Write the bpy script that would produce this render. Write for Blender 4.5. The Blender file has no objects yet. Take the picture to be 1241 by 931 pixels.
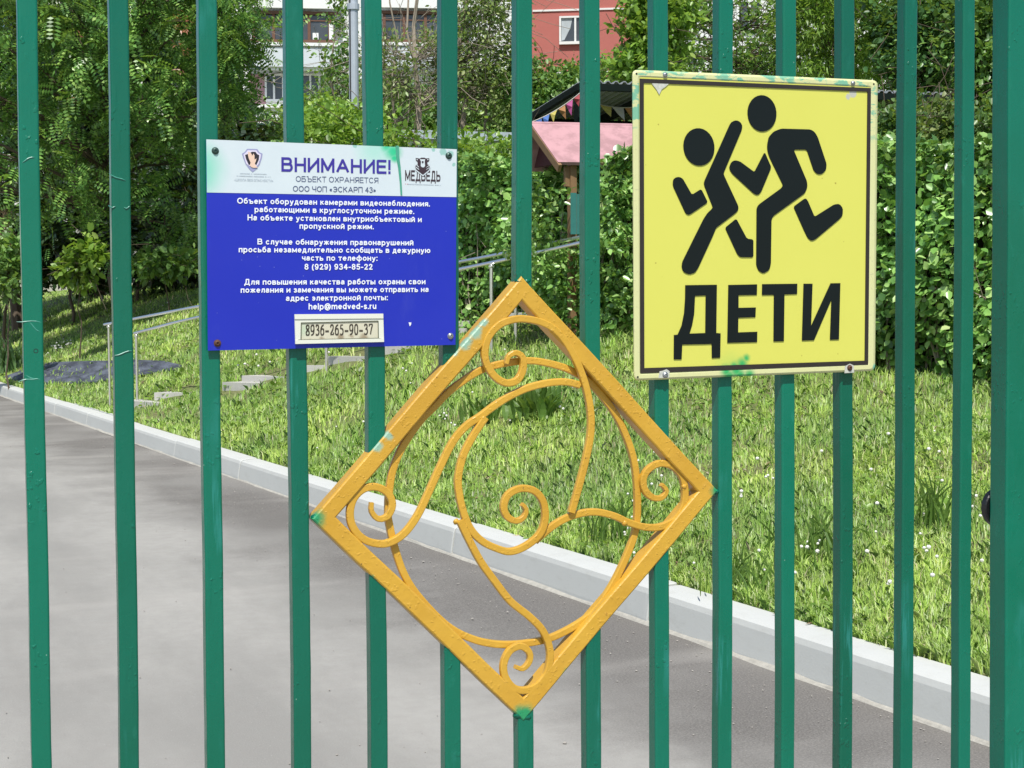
import bpy, bmesh, math, random
import numpy as np
from mathutils import Vector, Matrix
random.seed(7)
rng = np.random.default_rng(11)
scene = bpy.context.scene
COL = scene.collection

# ------------------------------------------------------------------ camera
F = 1750.0; CX, CY = 620.5, 465.5; CAMH = 1.40
def axes(yaw, pitch, roll):
    f = np.array([math.sin(yaw)*math.cos(pitch), math.cos(yaw)*math.cos(pitch), -math.sin(pitch)])
    r = np.array([math.cos(yaw), -math.sin(yaw), 0.0]); u = np.cross(r, f)
    return r*math.cos(roll)+u*math.sin(roll), -r*math.sin(roll)+u*math.cos(roll), f
CR, CU, CF = axes(0.383547, 0.0545, -0.0030)        # camera right, up, forward in the world
C0 = np.array([0.0, 0.0, CAMH])
cam_d = bpy.data.cameras.new("camera"); cam = bpy.data.objects.new("camera", cam_d); COL.objects.link(cam)
cam_d.sensor_width = 36.0; cam_d.lens = F/1241.0*36.0; cam_d.clip_end = 2000.0; cam_d.clip_start = 0.05
cam.matrix_world = Matrix(((CR[0], CU[0], -CF[0], 0.0), (CR[1], CU[1], -CF[1], 0.0), (CR[2], CU[2], -CF[2], CAMH), (0, 0, 0, 1)))
scene.camera = cam

# ------------------------------------------------------------------ sky and sun
SUN_AZ = math.radians(22.0); SUN_EL = math.radians(59.0)   # azimuth measured from the gate's outward normal towards the left
sdir = Vector((-math.sin(SUN_AZ)*math.cos(SUN_EL), -math.cos(SUN_AZ)*math.cos(SUN_EL), math.sin(SUN_EL)))
world = bpy.data.worlds.new("World"); scene.world = world; world.use_nodes = True
wn = world.node_tree.nodes; wl = world.node_tree.links; wn.clear()
sky = wn.new("ShaderNodeTexSky"); sky.sky_type = 'NISHITA'; sky.sun_disc = False
sky.sun_elevation = SUN_EL; sky.sun_rotation = math.atan2(sdir.x, sdir.y)
bg = wn.new("ShaderNodeBackground"); bg.inputs[1].default_value = 0.12
wo = wn.new("ShaderNodeOutputWorld"); wl.new(sky.outputs[0], bg.inputs[0]); wl.new(bg.outputs[0], wo.inputs[0])
sun_d = bpy.data.lights.new("sun", 'SUN'); sun_d.energy = 4.6; sun_d.angle = math.radians(0.55); sun_d.color = (1.0, 0.96, 0.90)
sun = bpy.data.objects.new("sun", sun_d); COL.objects.link(sun); sun.rotation_euler = sdir.to_track_quat('Z', 'Y').to_euler()
scene.view_settings.view_transform = 'Standard'; scene.view_settings.look = 'None'
scene.view_settings.exposure = 0.25; scene.view_settings.gamma = 1.0
scene.cycles.max_bounces = 6; scene.cycles.transparent_max_bounces = 8; scene.cycles.use_denoising = True

# ------------------------------------------------------------------ placing helpers
def ray(px, py):
    return CR*((px-CX)/F) - CU*((py-CY)/F) + CF
def at(px, py, Z):                                   # world point Z metres ahead seen at that place of the photo
    return C0 + ray(px, py)*Z
FR, FU, FF = axes(0.383547, 0.038093, -0.005056)      # camera axes as the gate sees them (the gate leans by a degree)
G = np.outer(CR, FR) + np.outer(CU, FU) + np.outer(CF, FF)
GX, GY, GZ = G[:, 0], G[:, 1], G[:, 2]                # gate's own axes: along, through (away), up
D = 2.0616
def gp(px, py, off=0.0):                             # point on the gate's plane, off metres towards the street
    d = ray(px, py); return C0 + d*((D-off)/float(d @ GY))
def gl(p):                                           # world to gate coordinates
    q = np.asarray(p)-C0; return np.array([q @ GX, q @ GY, q @ GZ])
def gw(x, y, z): return C0 + GX*x + GY*y + GZ*z
def xk(y): return 3.09-0.1015*(y-3.6)                # road edge of the kerb
def smooth(t): t = np.clip(t, 0, 1); return t*t*(3-2*t)
def terrain(x, y):
    x = np.asarray(x, float); y = np.asarray(y, float)
    d = np.maximum(x-xk(y)-.17, 0.0)
    s = 0.17+0.23*smooth((y-7.5)/5.0)
    dd = 4.6*(1-np.exp(-d/4.6))*1.15
    z = 0.163+s*np.minimum(np.where(d < 3.5, d, 3.5+(1-np.exp(-(d-3.5)/3.0))*1.6), 6.0)
    return z+0.02*np.sin(x*2.1+y*1.3)*np.clip(d, 0, 1)+0.015*np.sin(x*5.3-y*4.1)*np.clip(d, 0, 1)
def ground_hit(px, py):
    d = ray(px, py); z = 2.0
    while z < 80:
        p = C0+d*z
        if p[2] < float(terrain(p[0], p[1])): return p
        z += 0.03
    return C0+d*40

# ------------------------------------------------------------------ object helpers
ORI = {}
def tagp(o, label=None, cat=None, group=None, kind=None):
    if label: o['label'] = label
    if cat: o['category'] = cat
    if group: o['group'] = group
    if kind: o['kind'] = kind
    return o
def empty(name, loc, label, cat, group=None):
    o = bpy.data.objects.new(name, None); COL.objects.link(o); o.location = tuple(float(v) for v in loc); o.empty_display_size = .1
    ORI[o.name] = np.array(o.location); return tagp(o, label, cat, group)
def mk(name, V, Fc, m, parent=None, origin=None, smooth_=False, label=None, cat=None, group=None, kind=None):
    V = np.asarray(V, float).reshape(-1, 3)
    if parent is not None: org = ORI[parent.name]
    else: org = np.array(origin, float) if origin is not None else np.zeros(3)
    me = bpy.data.meshes.new(name); V2 = V-org
    if isinstance(Fc, np.ndarray):
        n, k = Fc.shape
        me.vertices.add(len(V2)); me.vertices.foreach_set('co', V2.astype(np.float32).ravel())
        me.loops.add(n*k); me.loops.foreach_set('vertex_index', Fc.astype(np.int32).ravel())
        me.polygons.add(n); me.polygons.foreach_set('loop_start', np.arange(0, n*k, k, dtype=np.int32))
        me.update(calc_edges=True); me.validate()
    else:
        me.from_pydata([tuple(v) for v in V2], [], [tuple(f) for f in Fc]); me.update()
        bm = bmesh.new(); bm.from_mesh(me); bmesh.ops.recalc_face_normals(bm, faces=bm.faces); bm.to_mesh(me); bm.free()
    if smooth_: me.polygons.foreach_set('use_smooth', [True]*len(me.polygons))
    if m is not None: me.materials.append(m)
    o = bpy.data.objects.new(name, me); COL.objects.link(o)
    if parent is not None: o.parent = parent
    else: o.location = tuple(org)
    ORI[o.name] = org
    return tagp(o, label, cat, group, kind)
class MB:
    def __init__(s): s.v = []; s.f = []
    def add(s, V, Fc):
        b = len(s.v); s.v += [np.asarray(p, float) for p in V]; s.f += [tuple(i+b for i in f) for f in Fc]; return s
    def box8(s, P):                                   # P: bottom 4 then top 4
        return s.add(P, [(3, 2, 1, 0), (4, 5, 6, 7), (0, 1, 5, 4), (1, 2, 6, 5), (2, 3, 7, 6), (3, 0, 4, 7)])
    def obox(s, o, a, b, c):                          # corner and three edge vectors
        o, a, b, c = map(lambda q: np.asarray(q, float), (o, a, b, c))
        return s.box8([o, o+a, o+a+b, o+b, o+c, o+a+c, o+a+b+c, o+b+c])
    def bar(s, p, q, w, h, up=(0, 0, 1)):             # square bar from p to q
        p = np.asarray(p, float); q = np.asarray(q, float); d = q-p; d = d/np.linalg.norm(d)
        a = np.cross(d, up); a = a/(np.linalg.norm(a)+1e-9); b = np.cross(a, d)
        return s.obox(p-a*w/2-b*h/2, a*w, b*h, q-p)
    def tube(s, pts, rad, n=8, cap=True):
        pts = [np.asarray(p, float) for p in pts]; m = len(pts)
        if not hasattr(rad, '__len__'): rad = [rad]*m
        V = []; prev = None
        for i in range(m):
            t = pts[min(i+1, m-1)]-pts[max(i-1, 0)]; t = t/(np.linalg.norm(t)+1e-9)
            if prev is None:
                a = np.cross(t, (0, 0, 1.0))
                if np.linalg.norm(a) < 1e-3: a = np.cross(t, (1.0, 0, 0))
            else: a = prev-t*(prev @ t)
            a = a/(np.linalg.norm(a)+1e-9); prev = a; b = np.cross(t, a)
            for k in range(n):
                th = 2*math.pi*k/n; V.append(pts[i]+(a*math.cos(th)+b*math.sin(th))*rad[i])
        Fc = [(i*n+k, i*n+(k+1) % n, (i+1)*n+(k+1) % n, (i+1)*n+k) for i in range(m-1) for k in range(n)]
        if cap: Fc += [tuple(range(n))[::-1], tuple((m-1)*n+k for k in range(n))]
        return s.add(V, Fc)
    def sweep(s, pts, nrm, sect, closed=False, scale=None):   # section (across, out) carried along a path in a plane
        pts = [np.asarray(p, float) for p in pts]; m = len(pts); n = len(sect); V = []
        for i in range(m):
            if closed: t = pts[(i+1) % m]-pts[i-1]
            else: t = pts[min(i+1, m-1)]-pts[max(i-1, 0)]
            t = t/(np.linalg.norm(t)+1e-9); a = np.cross(t, nrm); sc = 1 if scale is None else scale[i]
            for (x, y) in sect: V.append(pts[i]+a*x*sc+nrm*y)
        rows = m if closed else m-1
        Fc = [(i*n+k, i*n+(k+1) % n, ((i+1) % m)*n+(k+1) % n, ((i+1) % m)*n+k) for i in range(rows) for k in range(n)]
        if not closed: Fc += [tuple(range(n))[::-1], tuple((m-1)*n+k for k in range(n))]
        return s.add(V, Fc)
    def prism(s, poly, nrm, th):                      # flat outline given thickness back along the normal
        poly = [np.asarray(p, float) for p in poly]; n = len(poly); nrm = np.asarray(nrm, float)
        V = poly+[p-nrm*th for p in poly]
        Fc = [tuple(range(n)), tuple(range(2*n-1, n-1, -1))]+[(i, (i+1) % n, (i+1) % n+n, i+n) for i in range(n)]
        return s.add(V, Fc)
    def lathe(s, c, ax, prof, n=14):                  # prof: list of (radius, height)
        c = np.asarray(c, float); ax = np.asarray(ax, float); ax = ax/np.linalg.norm(ax)
        a = np.cross(ax, (0, 0, 1.0))
        if np.linalg.norm(a) < 1e-3: a = np.array((1.0, 0, 0))
        a = a/np.linalg.norm(a); b = np.cross(ax, a)
        V = [c+ax*h+(a*math.cos(2*math.pi*k/n)+b*math.sin(2*math.pi*k/n))*r for r, h in prof for k in range(n)]
        m = len(prof)
        Fc = [(i*n+k, i*n+(k+1) % n, (i+1)*n+(k+1) % n, (i+1)*n+k) for i in range(m-1) for k in range(n)]
        Fc += [tuple(range(n))[::-1], tuple((m-1)*n+k for k in range(n))]
        return s.add(V, Fc)
    def build(s, name, m, parent=None, **k): return mk(name, np.array(s.v), s.f, m, parent, **k)
def catmull(P, step):
    P = [np.asarray(p, float) for p in P]; Q = [2*P[0]-P[1]]+P+[2*P[-1]-P[-2]]; out = []
    for i in range(1, len(Q)-2):
        p0, p1, p2, p3 = Q[i-1:i+3]; n = max(2, int(np.linalg.norm(p2-p1)/step))
        for j in range(n):
            t = j/n; out.append(.5*((2*p1)+(-p0+p2)*t+(2*p0-5*p1+4*p2-p3)*t*t+(-p0+3*p1-3*p2+p3)*t**3))
    return out+[P[-1]]

# ------------------------------------------------------------------ materials
class NT:
    def __init__(s, name):
        s.m = bpy.data.materials.new(name); s.m.use_nodes = True; s.t = s.m.node_tree; s.n = s.t.nodes; s.l = s.t.links
        s.b = s.n["Principled BSDF"]; s.out = s.n["Material Output"]
        s.co = s.n.new("ShaderNodeTexCoord").outputs["Object"]
    def setin(s, sock, v):
        if isinstance(v, bpy.types.NodeSocket): s.l.new(v, sock)
        elif v is not None:
            if hasattr(v, '__len__') and len(v) == 3 and sock.type == 'RGBA': v = (*v, 1)
            sock.default_value = v
    def noise(s, scale, detail=4, rough=.55, co=None, sc=None, out="Fac"):
        n = s.n.new("ShaderNodeTexNoise"); n.inputs["Scale"].default_value = scale; n.inputs["Detail"].default_value = detail
        n.inputs["Roughness"].default_value = rough; v = co or s.co
        if sc:
            mp = s.n.new("ShaderNodeMapping"); mp.inputs["Scale"].default_value = sc; s.l.new(v, mp.inputs[0]); v = mp.outputs[0]
        s.l.new(v, n.inputs["Vector"]); return n.outputs[out]
    def voro(s, scale, feature='F1', out="Distance", sc=None):
        n = s.n.new("ShaderNodeTexVoronoi"); n.feature = feature; n.inputs["Scale"].default_value = scale; v = s.co
        if sc:
            mp = s.n.new("ShaderNodeMapping"); mp.inputs["Scale"].default_value = sc; s.l.new(v, mp.inputs[0]); v = mp.outputs[0]
        s.l.new(v, n.inputs["Vector"]); return n.outputs[out]
    def math(s, op, a, b=None, c=None, clamp=False):
        n = s.n.new("ShaderNodeMath"); n.operation = op; n.use_clamp = clamp
        for i, v in enumerate((a, b, c)):
            if v is not None: s.setin(n.inputs[i], v)
        return n.outputs[0]
    def ramp(s, f, a, b, va=0.0, vb=1.0):
        n = s.n.new("ShaderNodeMapRange"); n.interpolation_type = 'SMOOTHSTEP'; s.l.new(f, n.inputs[0])
        n.inputs[1].default_value = a; n.inputs[2].default_value = b; n.inputs[3].default_value = va; n.inputs[4].default_value = vb
        return n.outputs[0]
    def cramp(s, f, stops):
        n = s.n.new("ShaderNodeValToRGB"); s.l.new(f, n.inputs[0]); e = n.color_ramp.elements
        while len(e) < len(stops): e.new(.5)
        for i, (p, c) in enumerate(stops): e[i].position = p; e[i].color = (*c, 1)
        return n.outputs[0]
    def mix(s, f, a, b):
        n = s.n.new("ShaderNodeMix"); n.data_type = 'RGBA'; s.setin(n.inputs[0], f); s.setin(n.inputs[6], a); s.setin(n.inputs[7], b)
        return n.outputs[2]
    def bump(s, h, strength=.3, dist=.001):
        n = s.n.new("ShaderNodeBump"); n.inputs["Strength"].default_value = strength; n.inputs["Distance"].default_value = dist
        s.l.new(h, n.inputs["Height"]); s.l.new(n.outputs[0], s.b.inputs["Normal"]); return s
    def spots(s, pts, soft=.5, dis=.004, nscale=60, co=None):   # pts: (local position, radius); 1 inside, 0 outside
        w = s.n.new("ShaderNodeVectorMath"); w.operation = 'SCALE'; s.l.new(s.noise(nscale, 5, .65, out="Color"), w.inputs[0]); w.inputs[3].default_value = dis*2
        a = s.n.new("ShaderNodeVectorMath"); a.operation = 'ADD'; s.l.new(s.co, a.inputs[0]); s.l.new(w.outputs[0], a.inputs[1])
        res = None
        for p, r in pts:
            d = s.n.new("ShaderNodeVectorMath"); d.operation = 'DISTANCE'; s.l.new(a.outputs[0], d.inputs[0])
            d.inputs[1].default_value = tuple(float(v)+dis for v in p)
            k = s.ramp(d.outputs["Value"], r*(1-soft), r*(1+soft*.5), 1.0, 0.0)
            res = k if res is None else s.math('MAXIMUM', res, k)
        return res
    def fin(s, col=None, rough=.6, metal=0, spec=.5, coat=0):
        s.setin(s.b.inputs["Base Color"], col); s.setin(s.b.inputs["Roughness"], rough); s.setin(s.b.inputs["Metallic"], metal)
        s.setin(s.b.inputs["Specular IOR Level"], spec); s.b.inputs["Coat Weight"].default_value = coat; return s.m
def plain(name, col, rough=.6, metal=0, var=.25, nscale=20, bumpd=0, spec=.5):
    t = NT(name); n = t.noise(nscale, 5, .6)
    c = t.mix(n, tuple(v*(1-var) for v in col), tuple(min(1, v*(1+var)) for v in col))
    if bumpd: t.bump(t.noise(nscale*6, 4), .4, bumpd)
    return t.fin(c, rough, metal, spec)
def leafmat(name, stops, trans=.3, rough=.45, patch=.35, pscale=.9):
    t = NT(name); g = t.n.new("ShaderNodeNewGeometry"); r = g.outputs["Random Per Island"]
    c = t.cramp(r, stops); pn = t.noise(pscale, 3)
    hs = t.n.new("ShaderNodeHueSaturation"); t.l.new(c, hs.inputs["Color"]); t.l.new(t.ramp(pn, .3, .7, 1-patch, 1+patch), hs.inputs["Value"])
    c = hs.outputs[0]; t.fin(c, rough*.85, 0, .6)
    tr = t.n.new("ShaderNodeBsdfTranslucent"); mm = t.mix(.5, c, (0.30, 0.42, 0.02)); t.l.new(mm, tr.inputs[0])
    ms = t.n.new("ShaderNodeMixShader"); ms.inputs[0].default_value = min(.5, trans*1.45)
    t.l.new(t.b.outputs[0], ms.inputs[1]); t.l.new(tr.outputs[0], ms.inputs[2]); t.l.new(ms.outputs[0], t.out.inputs[0]); return t.m

# ================================================================== LARGE STRUCTURE
# ------------------------------------------------------------------ ground, road, kerb
def grid(xs, ys, zf):
    X, Y = np.meshgrid(xs, ys); Zz = zf(X, Y); V = np.stack([X, Y, Zz], -1).reshape(-1, 3)
    nx, ny = len(xs), len(ys); i = np.arange(nx-1); j = np.arange(ny-1); I, J = np.meshgrid(i, j)
    a = (J*nx+I).ravel(); return V, np.stack([a, a+1, a+nx+1, a+nx], -1)
t = NT("soil"); n1 = t.noise(1.3, 4); n2 = t.noise(30, 6, .7)
soil_c = t.mix(t.ramp(n1, .35, .65), (.15, .215, .045), (.19, .18, .075)); soil_c = t.mix(t.ramp(n2, .35, .7), soil_c, (.08, .10, .03))
t.bump(n2, .8, .02); M_SOIL = t.fin(soil_c, .95)
V = [(-400, -400, -.06), (400, -400, -.06), (400, 400, -.06), (-400, 400, -.06)]
mk("ground", V, [(0, 1, 2, 3)], M_SOIL, kind="structure", label="bare earth under and around the whole yard", smooth_=False)
# lawn bank: rows follow the kerb
us = np.concatenate([np.linspace(0, 8, 70), np.linspace(8.4, 60, 24)]); ys = np.concatenate([np.linspace(-6, 24, 140), np.linspace(24.5, 120, 60)])
U, Y = np.meshgrid(us, ys); X = xk(Y)+.160+U; V = np.stack([X, Y, terrain(X, Y)-.010], -1).reshape(-1, 3)
_, Fq = grid(us, ys, lambda a, b: a*0)
mk("lawn", V, Fq, M_SOIL, smooth_=True, kind="structure", label="grassy bank rising from the kerb to the hedge")

t = NT("asphalt")
sep = t.n.new("ShaderNodeSeparateXYZ"); t.l.new(t.co, sep.inputs[0])
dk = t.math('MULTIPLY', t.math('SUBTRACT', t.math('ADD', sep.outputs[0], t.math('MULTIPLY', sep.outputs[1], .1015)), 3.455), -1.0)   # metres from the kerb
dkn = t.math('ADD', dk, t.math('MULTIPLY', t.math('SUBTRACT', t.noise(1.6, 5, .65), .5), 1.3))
streak = t.noise(1.0, 5, .6, sc=(1.2, .35, 1)); fine = t.noise(150, 4, .8); mid = t.noise(14, 5, .65)
base = t.mix(t.ramp(streak, .35, .65), (.252, .245, .223), (.340, .330, .300))
base = t.mix(t.ramp(mid, .3, .75, 0, .35), base, (.25, .235, .215))
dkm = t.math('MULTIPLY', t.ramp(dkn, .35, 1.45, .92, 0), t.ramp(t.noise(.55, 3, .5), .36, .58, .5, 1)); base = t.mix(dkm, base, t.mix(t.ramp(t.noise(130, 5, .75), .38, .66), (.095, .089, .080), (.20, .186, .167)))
pal = t.noise(.7, 4, .6, sc=(.5, 1.6, 1)); base = t.mix(t.ramp(pal, .54, .72, 0, .28), base, (.42, .40, .36))
base = t.mix(t.ramp(fine, .55, .75, 0, .5), base, (.43, .42, .39)); base = t.mix(t.ramp(fine, .28, .42, .55, 0), base, (.10, .10, .095))
vs = t.voro(26); base = t.mix(t.ramp(vs, .02, .06, .7, 0), base, (.5, .48, .42))
t.bump(fine, .5, .004); M_ASPH = t.fin(base, .88, 0, .3)
ysr = np.linspace(-12, 130, 72); xr = np.linspace(-30, 0, 40)
U, Y = np.meshgrid(xr, ysr); X = xk(Y)+.02+U; V = np.stack([X, Y, np.full_like(X, 0.0)+.006*np.sin(X*1.1)*np.sin(Y*.7)], -1).reshape(-1, 3)
_, Fq = grid(xr, ysr, lambda a, b: a*0)
mk("road", V, Fq, M_ASPH, smooth_=True, kind="structure", label="pale worn asphalt driveway running behind the gate")

t = NT("kerb_concrete"); n1 = t.noise(3, 5, .6); n2 = t.noise(90, 4, .7); n3 = t.noise(9, 5, .7, sc=(1, 1, 3))
kc = t.mix(n1, (.45, .46, .435), (.52, .53, .50)); kc = t.mix(t.ramp(n3, .50, .85, 0, .35), kc, (.33, .32, .28)); kc = t.mix(t.ramp(n2, .62, .75, 0, .6), kc, (.32, .32, .30))
t.bump(n2, .35, .002); M_KERB = t.fin(kc, .85, 0, .25)
M_MORTAR = plain("mortar", (.36, .345, .30), .9, var=.4, nscale=30, bumpd=.004)
kerb = empty("kerb", (xk(6.0), 6.0, 0), "pale concrete kerb between the asphalt driveway and the lawn bank", None); kerb['kind'] = 'structure'; kerb.rotation_euler.z = 0
kd = np.array([xk(1.0)-xk(0.0), 1.0, 0.0]); kd /= np.linalg.norm(kd); kn = np.array([kd[1], -kd[0], 0])   # along, towards lawn
kprof = [(0.0, -.08), (0.006, .02), (.022, .128), (.030, .150), (.046, .160), (.10, .166), (.165, .168), (.17, .15), (.17, -.08)]
def kerb_mesh(L):
    b = MB(); n = len(kprof); V = []; steps = [0, .006, .03, L*.5, L-.03, L-.006, L]; sh = [.004, .0012, 0, 0, 0, .0012, .004]
    for s_, c in zip(steps, sh):
        for (a, z) in kprof: V.append(kd*s_+kn*(a+(c if a < .1 else 0))+np.array([0, 0, z-(c if z > .1 else 0)]))
    Fc = [(i*n+k, i*n+(k+1) % n, (i+1)*n+(k+1) % n, (i+1)*n+k) for i in range(len(steps)-1) for k in range(n)]
    Fc += [tuple(range(n))[::-1], tuple((len(steps)-1)*n+k for k in range(n))]; b.add(V, Fc); return b
pj = ground_hit(676, 722); KL = 2.0
y_joint = float(pj[1]); me0 = None
for i in range(-4, 26):
    yy = y_joint+i*KL*kd[1]
    if yy > 48: break
    loc = np.array([xk(yy), yy, 0.0])
    if me0 is None:
        o = kerb_mesh(KL-.007).build("kerb_stone", M_KERB, None); me0 = o.data
    else:
        o = bpy.data.objects.new("kerb_stone", me0); COL.objects.link(o)
    o.parent = kerb; o.location = tuple(loc-ORI[kerb.name]+np.array([random.uniform(-.006, .006), 0, random.uniform(-.006, .004)])); o.rotation_euler.z = random.uniform(-.0015, .0015)
b = MB(); V = []; ks = np.linspace(-4, 46, 320); ph = rng.normal(0, .006, (320, 2))
for i, y in enumerate(ks):
    p = np.array([xk(y), y, 0.0]); w = max(.001, .005+ph[i, 0]*.6); V += [p-kn*(w+.006), p-kn*w*.5+np.array([0, 0, .008+ph[i, 1]*.3]), p+kn*.012+np.array([0, 0, .017+ph[i, 1]*.6])]
b.add(V, [(i*3+k, i*3+k+1, i*3+k+4, i*3+k+3) for i in range(319) for k in range(2)]); b.build("mortar_fillet", M_MORTAR, kerb)

# wide concrete pad where the stepped path meets the kerb
pp = ground_hit(133, 492); b = MB(); q0 = np.array([xk(pp[1]-.9)+.171, pp[1]-.9, -.05]); b.obox(q0, kn*.42, kd*2.3, (0, 0, .222))
b.build("concrete_pad", M_KERB, None, origin=(q0[0], q0[1], .0), kind="structure", label="pale concrete pad joining the kerb to the stepped path")

# stepping path slabs climbing the bank below the handrails
M_SLAB = plain("path_concrete", (.46, .45, .41), .9, var=.22, nscale=12, bumpd=.003)
path = empty("garden_path", ground_hit(168, 487), "stepped path of pale concrete slabs climbing the bank beside the handrails", None); path['kind'] = 'structure'
SLABS = []
sl_px = [(150, 489, 187, 486), (189, 480, 240, 469), (271, 468, 309, 464.5), (295, 460, 345, 451.5), (352, 449, 392, 441), (398, 437, 442, 432), (455, 425, 505, 415), (520, 405, 560, 398), (556, 395, 592, 389), (612, 386, 640, 380), (662, 377, 694, 371)]
for i, (xa, ya, xb, yb) in enumerate(sl_px):
    A = ground_hit(xa, ya+5); B_ = ground_hit(xb, yb+5); A[2] += .065; B_[2] = A[2]+.015; d = B_-A; pd = np.array([-d[1], d[0], 0]); pd = pd/np.linalg.norm(pd)
    if pd @ CF < 0: pd = -pd
    MB().obox(A-np.array([0, 0, .13])-d*.04, d*1.14, pd*.38, (0, 0, .15)).build("slab", M_SLAB, path); SLABS.append(np.array([q[:2] for q in (A-pd*.22-d*.02, A+d*1.02-pd*.22, A+d*1.02+pd*.33, A-d*.02+pd*.33)]))

# dark rubber matting lying on the grass beside the kerb
t = NT("matting"); mn = t.noise(7, 5, .6, sc=(1, .3, 1)); t.bump(mn, .6, .03); M_MAT = t.fin(t.mix(t.ramp(mn, .35, .7), (.035, .04, .055), (.11, .125, .16)), .75)
mat_px = [(4, 458), (30, 449), (62, 440), (110, 440.5), (160, 439.5), (200, 441), (222, 446), (210, 451), (186, 454), (150, 459), (110, 465), (60, 466), (25, 464)]
mt = empty("rubber_matting", ground_hit(120, 452), "crumpled dark grey matting lying in the grass beside the kerb", "mat")
mp = [ground_hit(x, y) for x, y in mat_px]; cm = sum(mp)/len(mp)
for k, (a, b_) in enumerate(((0, 7), (6, 13))):
    sel = [mp[i % 13]+np.array([0, 0, .045+.012*k]) for i in (list(range(a, b_)) + ([8, 11, 12] if k == 0 else [0, 3]))]
    if k == 0: poly = [mp[0], mp[1], mp[2], mp[3], mp[4], mp[9], mp[10], mp[11], mp[12]]
    else: poly = [mp[4], mp[5], mp[6], mp[7], mp[8], mp[9]]
    poly = [p+np.array([0, 0, .025+.012*k]) for p in poly]; c = sum(poly)/len(poly); V = []; n = len(poly); R_ = 7
    V.append(c+np.array([0, 0, .02]))
    for r in range(1, R_+1):
        for p in poly:
            for s_ in range(1):
                q = c+(p-c)*r/R_; q = q+np.array([0, 0, random.uniform(-.01, .018)]); V.append(q)
    Fc = [(0, 1+k2, 1+(k2+1) % n) for k2 in range(n)]+[(1+(r-1)*n+k2, 1+r*n+k2, 1+r*n+(k2+1) % n, 1+(r-1)*n+(k2+1) % n) for r in range(1, R_) for k2 in range(n)]
    nv = len(V); V2 = V+[v-np.array([0, 0, .02]) for v in V]; F2 = Fc+[tuple(i+nv for i in f[::-1]) for f in Fc]+[(1+(R_-1)*n+k2, 1+(R_-1)*n+(k2+1) % n, 1+(R_-1)*n+(k2+1) % n+nv, 1+(R_-1)*n+k2+nv) for k2 in range(n)]
    mk("mat_sheet", V2, F2, M_MAT, mt)

# ------------------------------------------------------------------ buildings far behind
def panelmat(name, col, var=.08):
    t = NT(name); n1 = t.noise(.35, 5, .6); n2 = t.noise(3, 5, .7)
    c = t.mix(n1, tuple(v*(1-var) for v in col), tuple(min(1, v*(1+var)) for v in col)); c = t.mix(t.ramp(n2, .6, .8, 0, .25), c, tuple(v*.7 for v in col)); return t.fin(c, .9)
M_WHITE = panelmat("panel_white", (.72, .73, .72)); M_GREYP = panelmat("panel_grey", (.54, .58, .61)); M_MAUVE = panelmat("panel_mauve", (.38, .22, .24))
M_RED = panelmat("plaster_red", (.42, .135, .115), .14); M_WOOD = plain("loggia_wood", (.13, .06, .035), .7); M_FRAME = plain("window_frame", (.72, .73, .72), .5, var=.05)
t = NT("window_glass"); M_GLASS = t.fin(t.mix(t.noise(1.2, 3), (.02, .025, .03), (.09, .10, .11)), .08, 0, .6)
M_CURT = plain("curtain", (.42, .47, .50), .9, var=.3, nscale=3)
def facade(pxa, pya, Z, yaw=0.0):                    # a wall plane: returns function (px,py,out)->point and unit axes
    o = at(pxa, pya, Z); u = np.array([CR[0], CR[1], 0]); u /= np.linalg.norm(u); c, s = math.cos(yaw), math.sin(yaw); u = np.array([u[0]*c-u[1]*s, u[0]*s+u[1]*c, 0])
    nn = np.array([u[1], -u[0], 0]); 
    def P(px, py, out=0.0):
        d = ray(px, py); return C0+d*(((o-C0) @ nn + out)/(d @ nn))
    return P, u, nn
def wbox(b, P, nn, x0, y0, x1, y1, out, th):
    q = [P(x0, y1, out), P(x1, y1, out), P(x1, y0, out), P(x0, y0, out)]; zt = (q[2][2]+q[3][2])/2; zb = (q[0][2]+q[1][2])/2
    B_ = [q[0], q[1]]; bot = [np.array([p[0], p[1], zb]) for p in B_]; top = [np.array([p[0], p[1], zt]) for p in B_]
    b.box8([bot[0], bot[1], bot[1]-nn*th, bot[0]-nn*th, top[0], top[1], top[1]-nn*th, top[0]-nn*th]); return b
ST = 69.0                                            # storey height in photo pixels at that distance
P, u, nn = facade(380, 60, 72.0, math.radians(6))
base = P(400, 330); bld = empty("apartment_building", (base[0], base[1], 2.0), "pale panel apartment block with brown timber loggia seen left of the lamp post", "building")
b = MB(); wbox(b, P, nn, 230, -330, 627, 350, 0, 9.0); b.build("wall", M_WHITE, bld)
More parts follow.
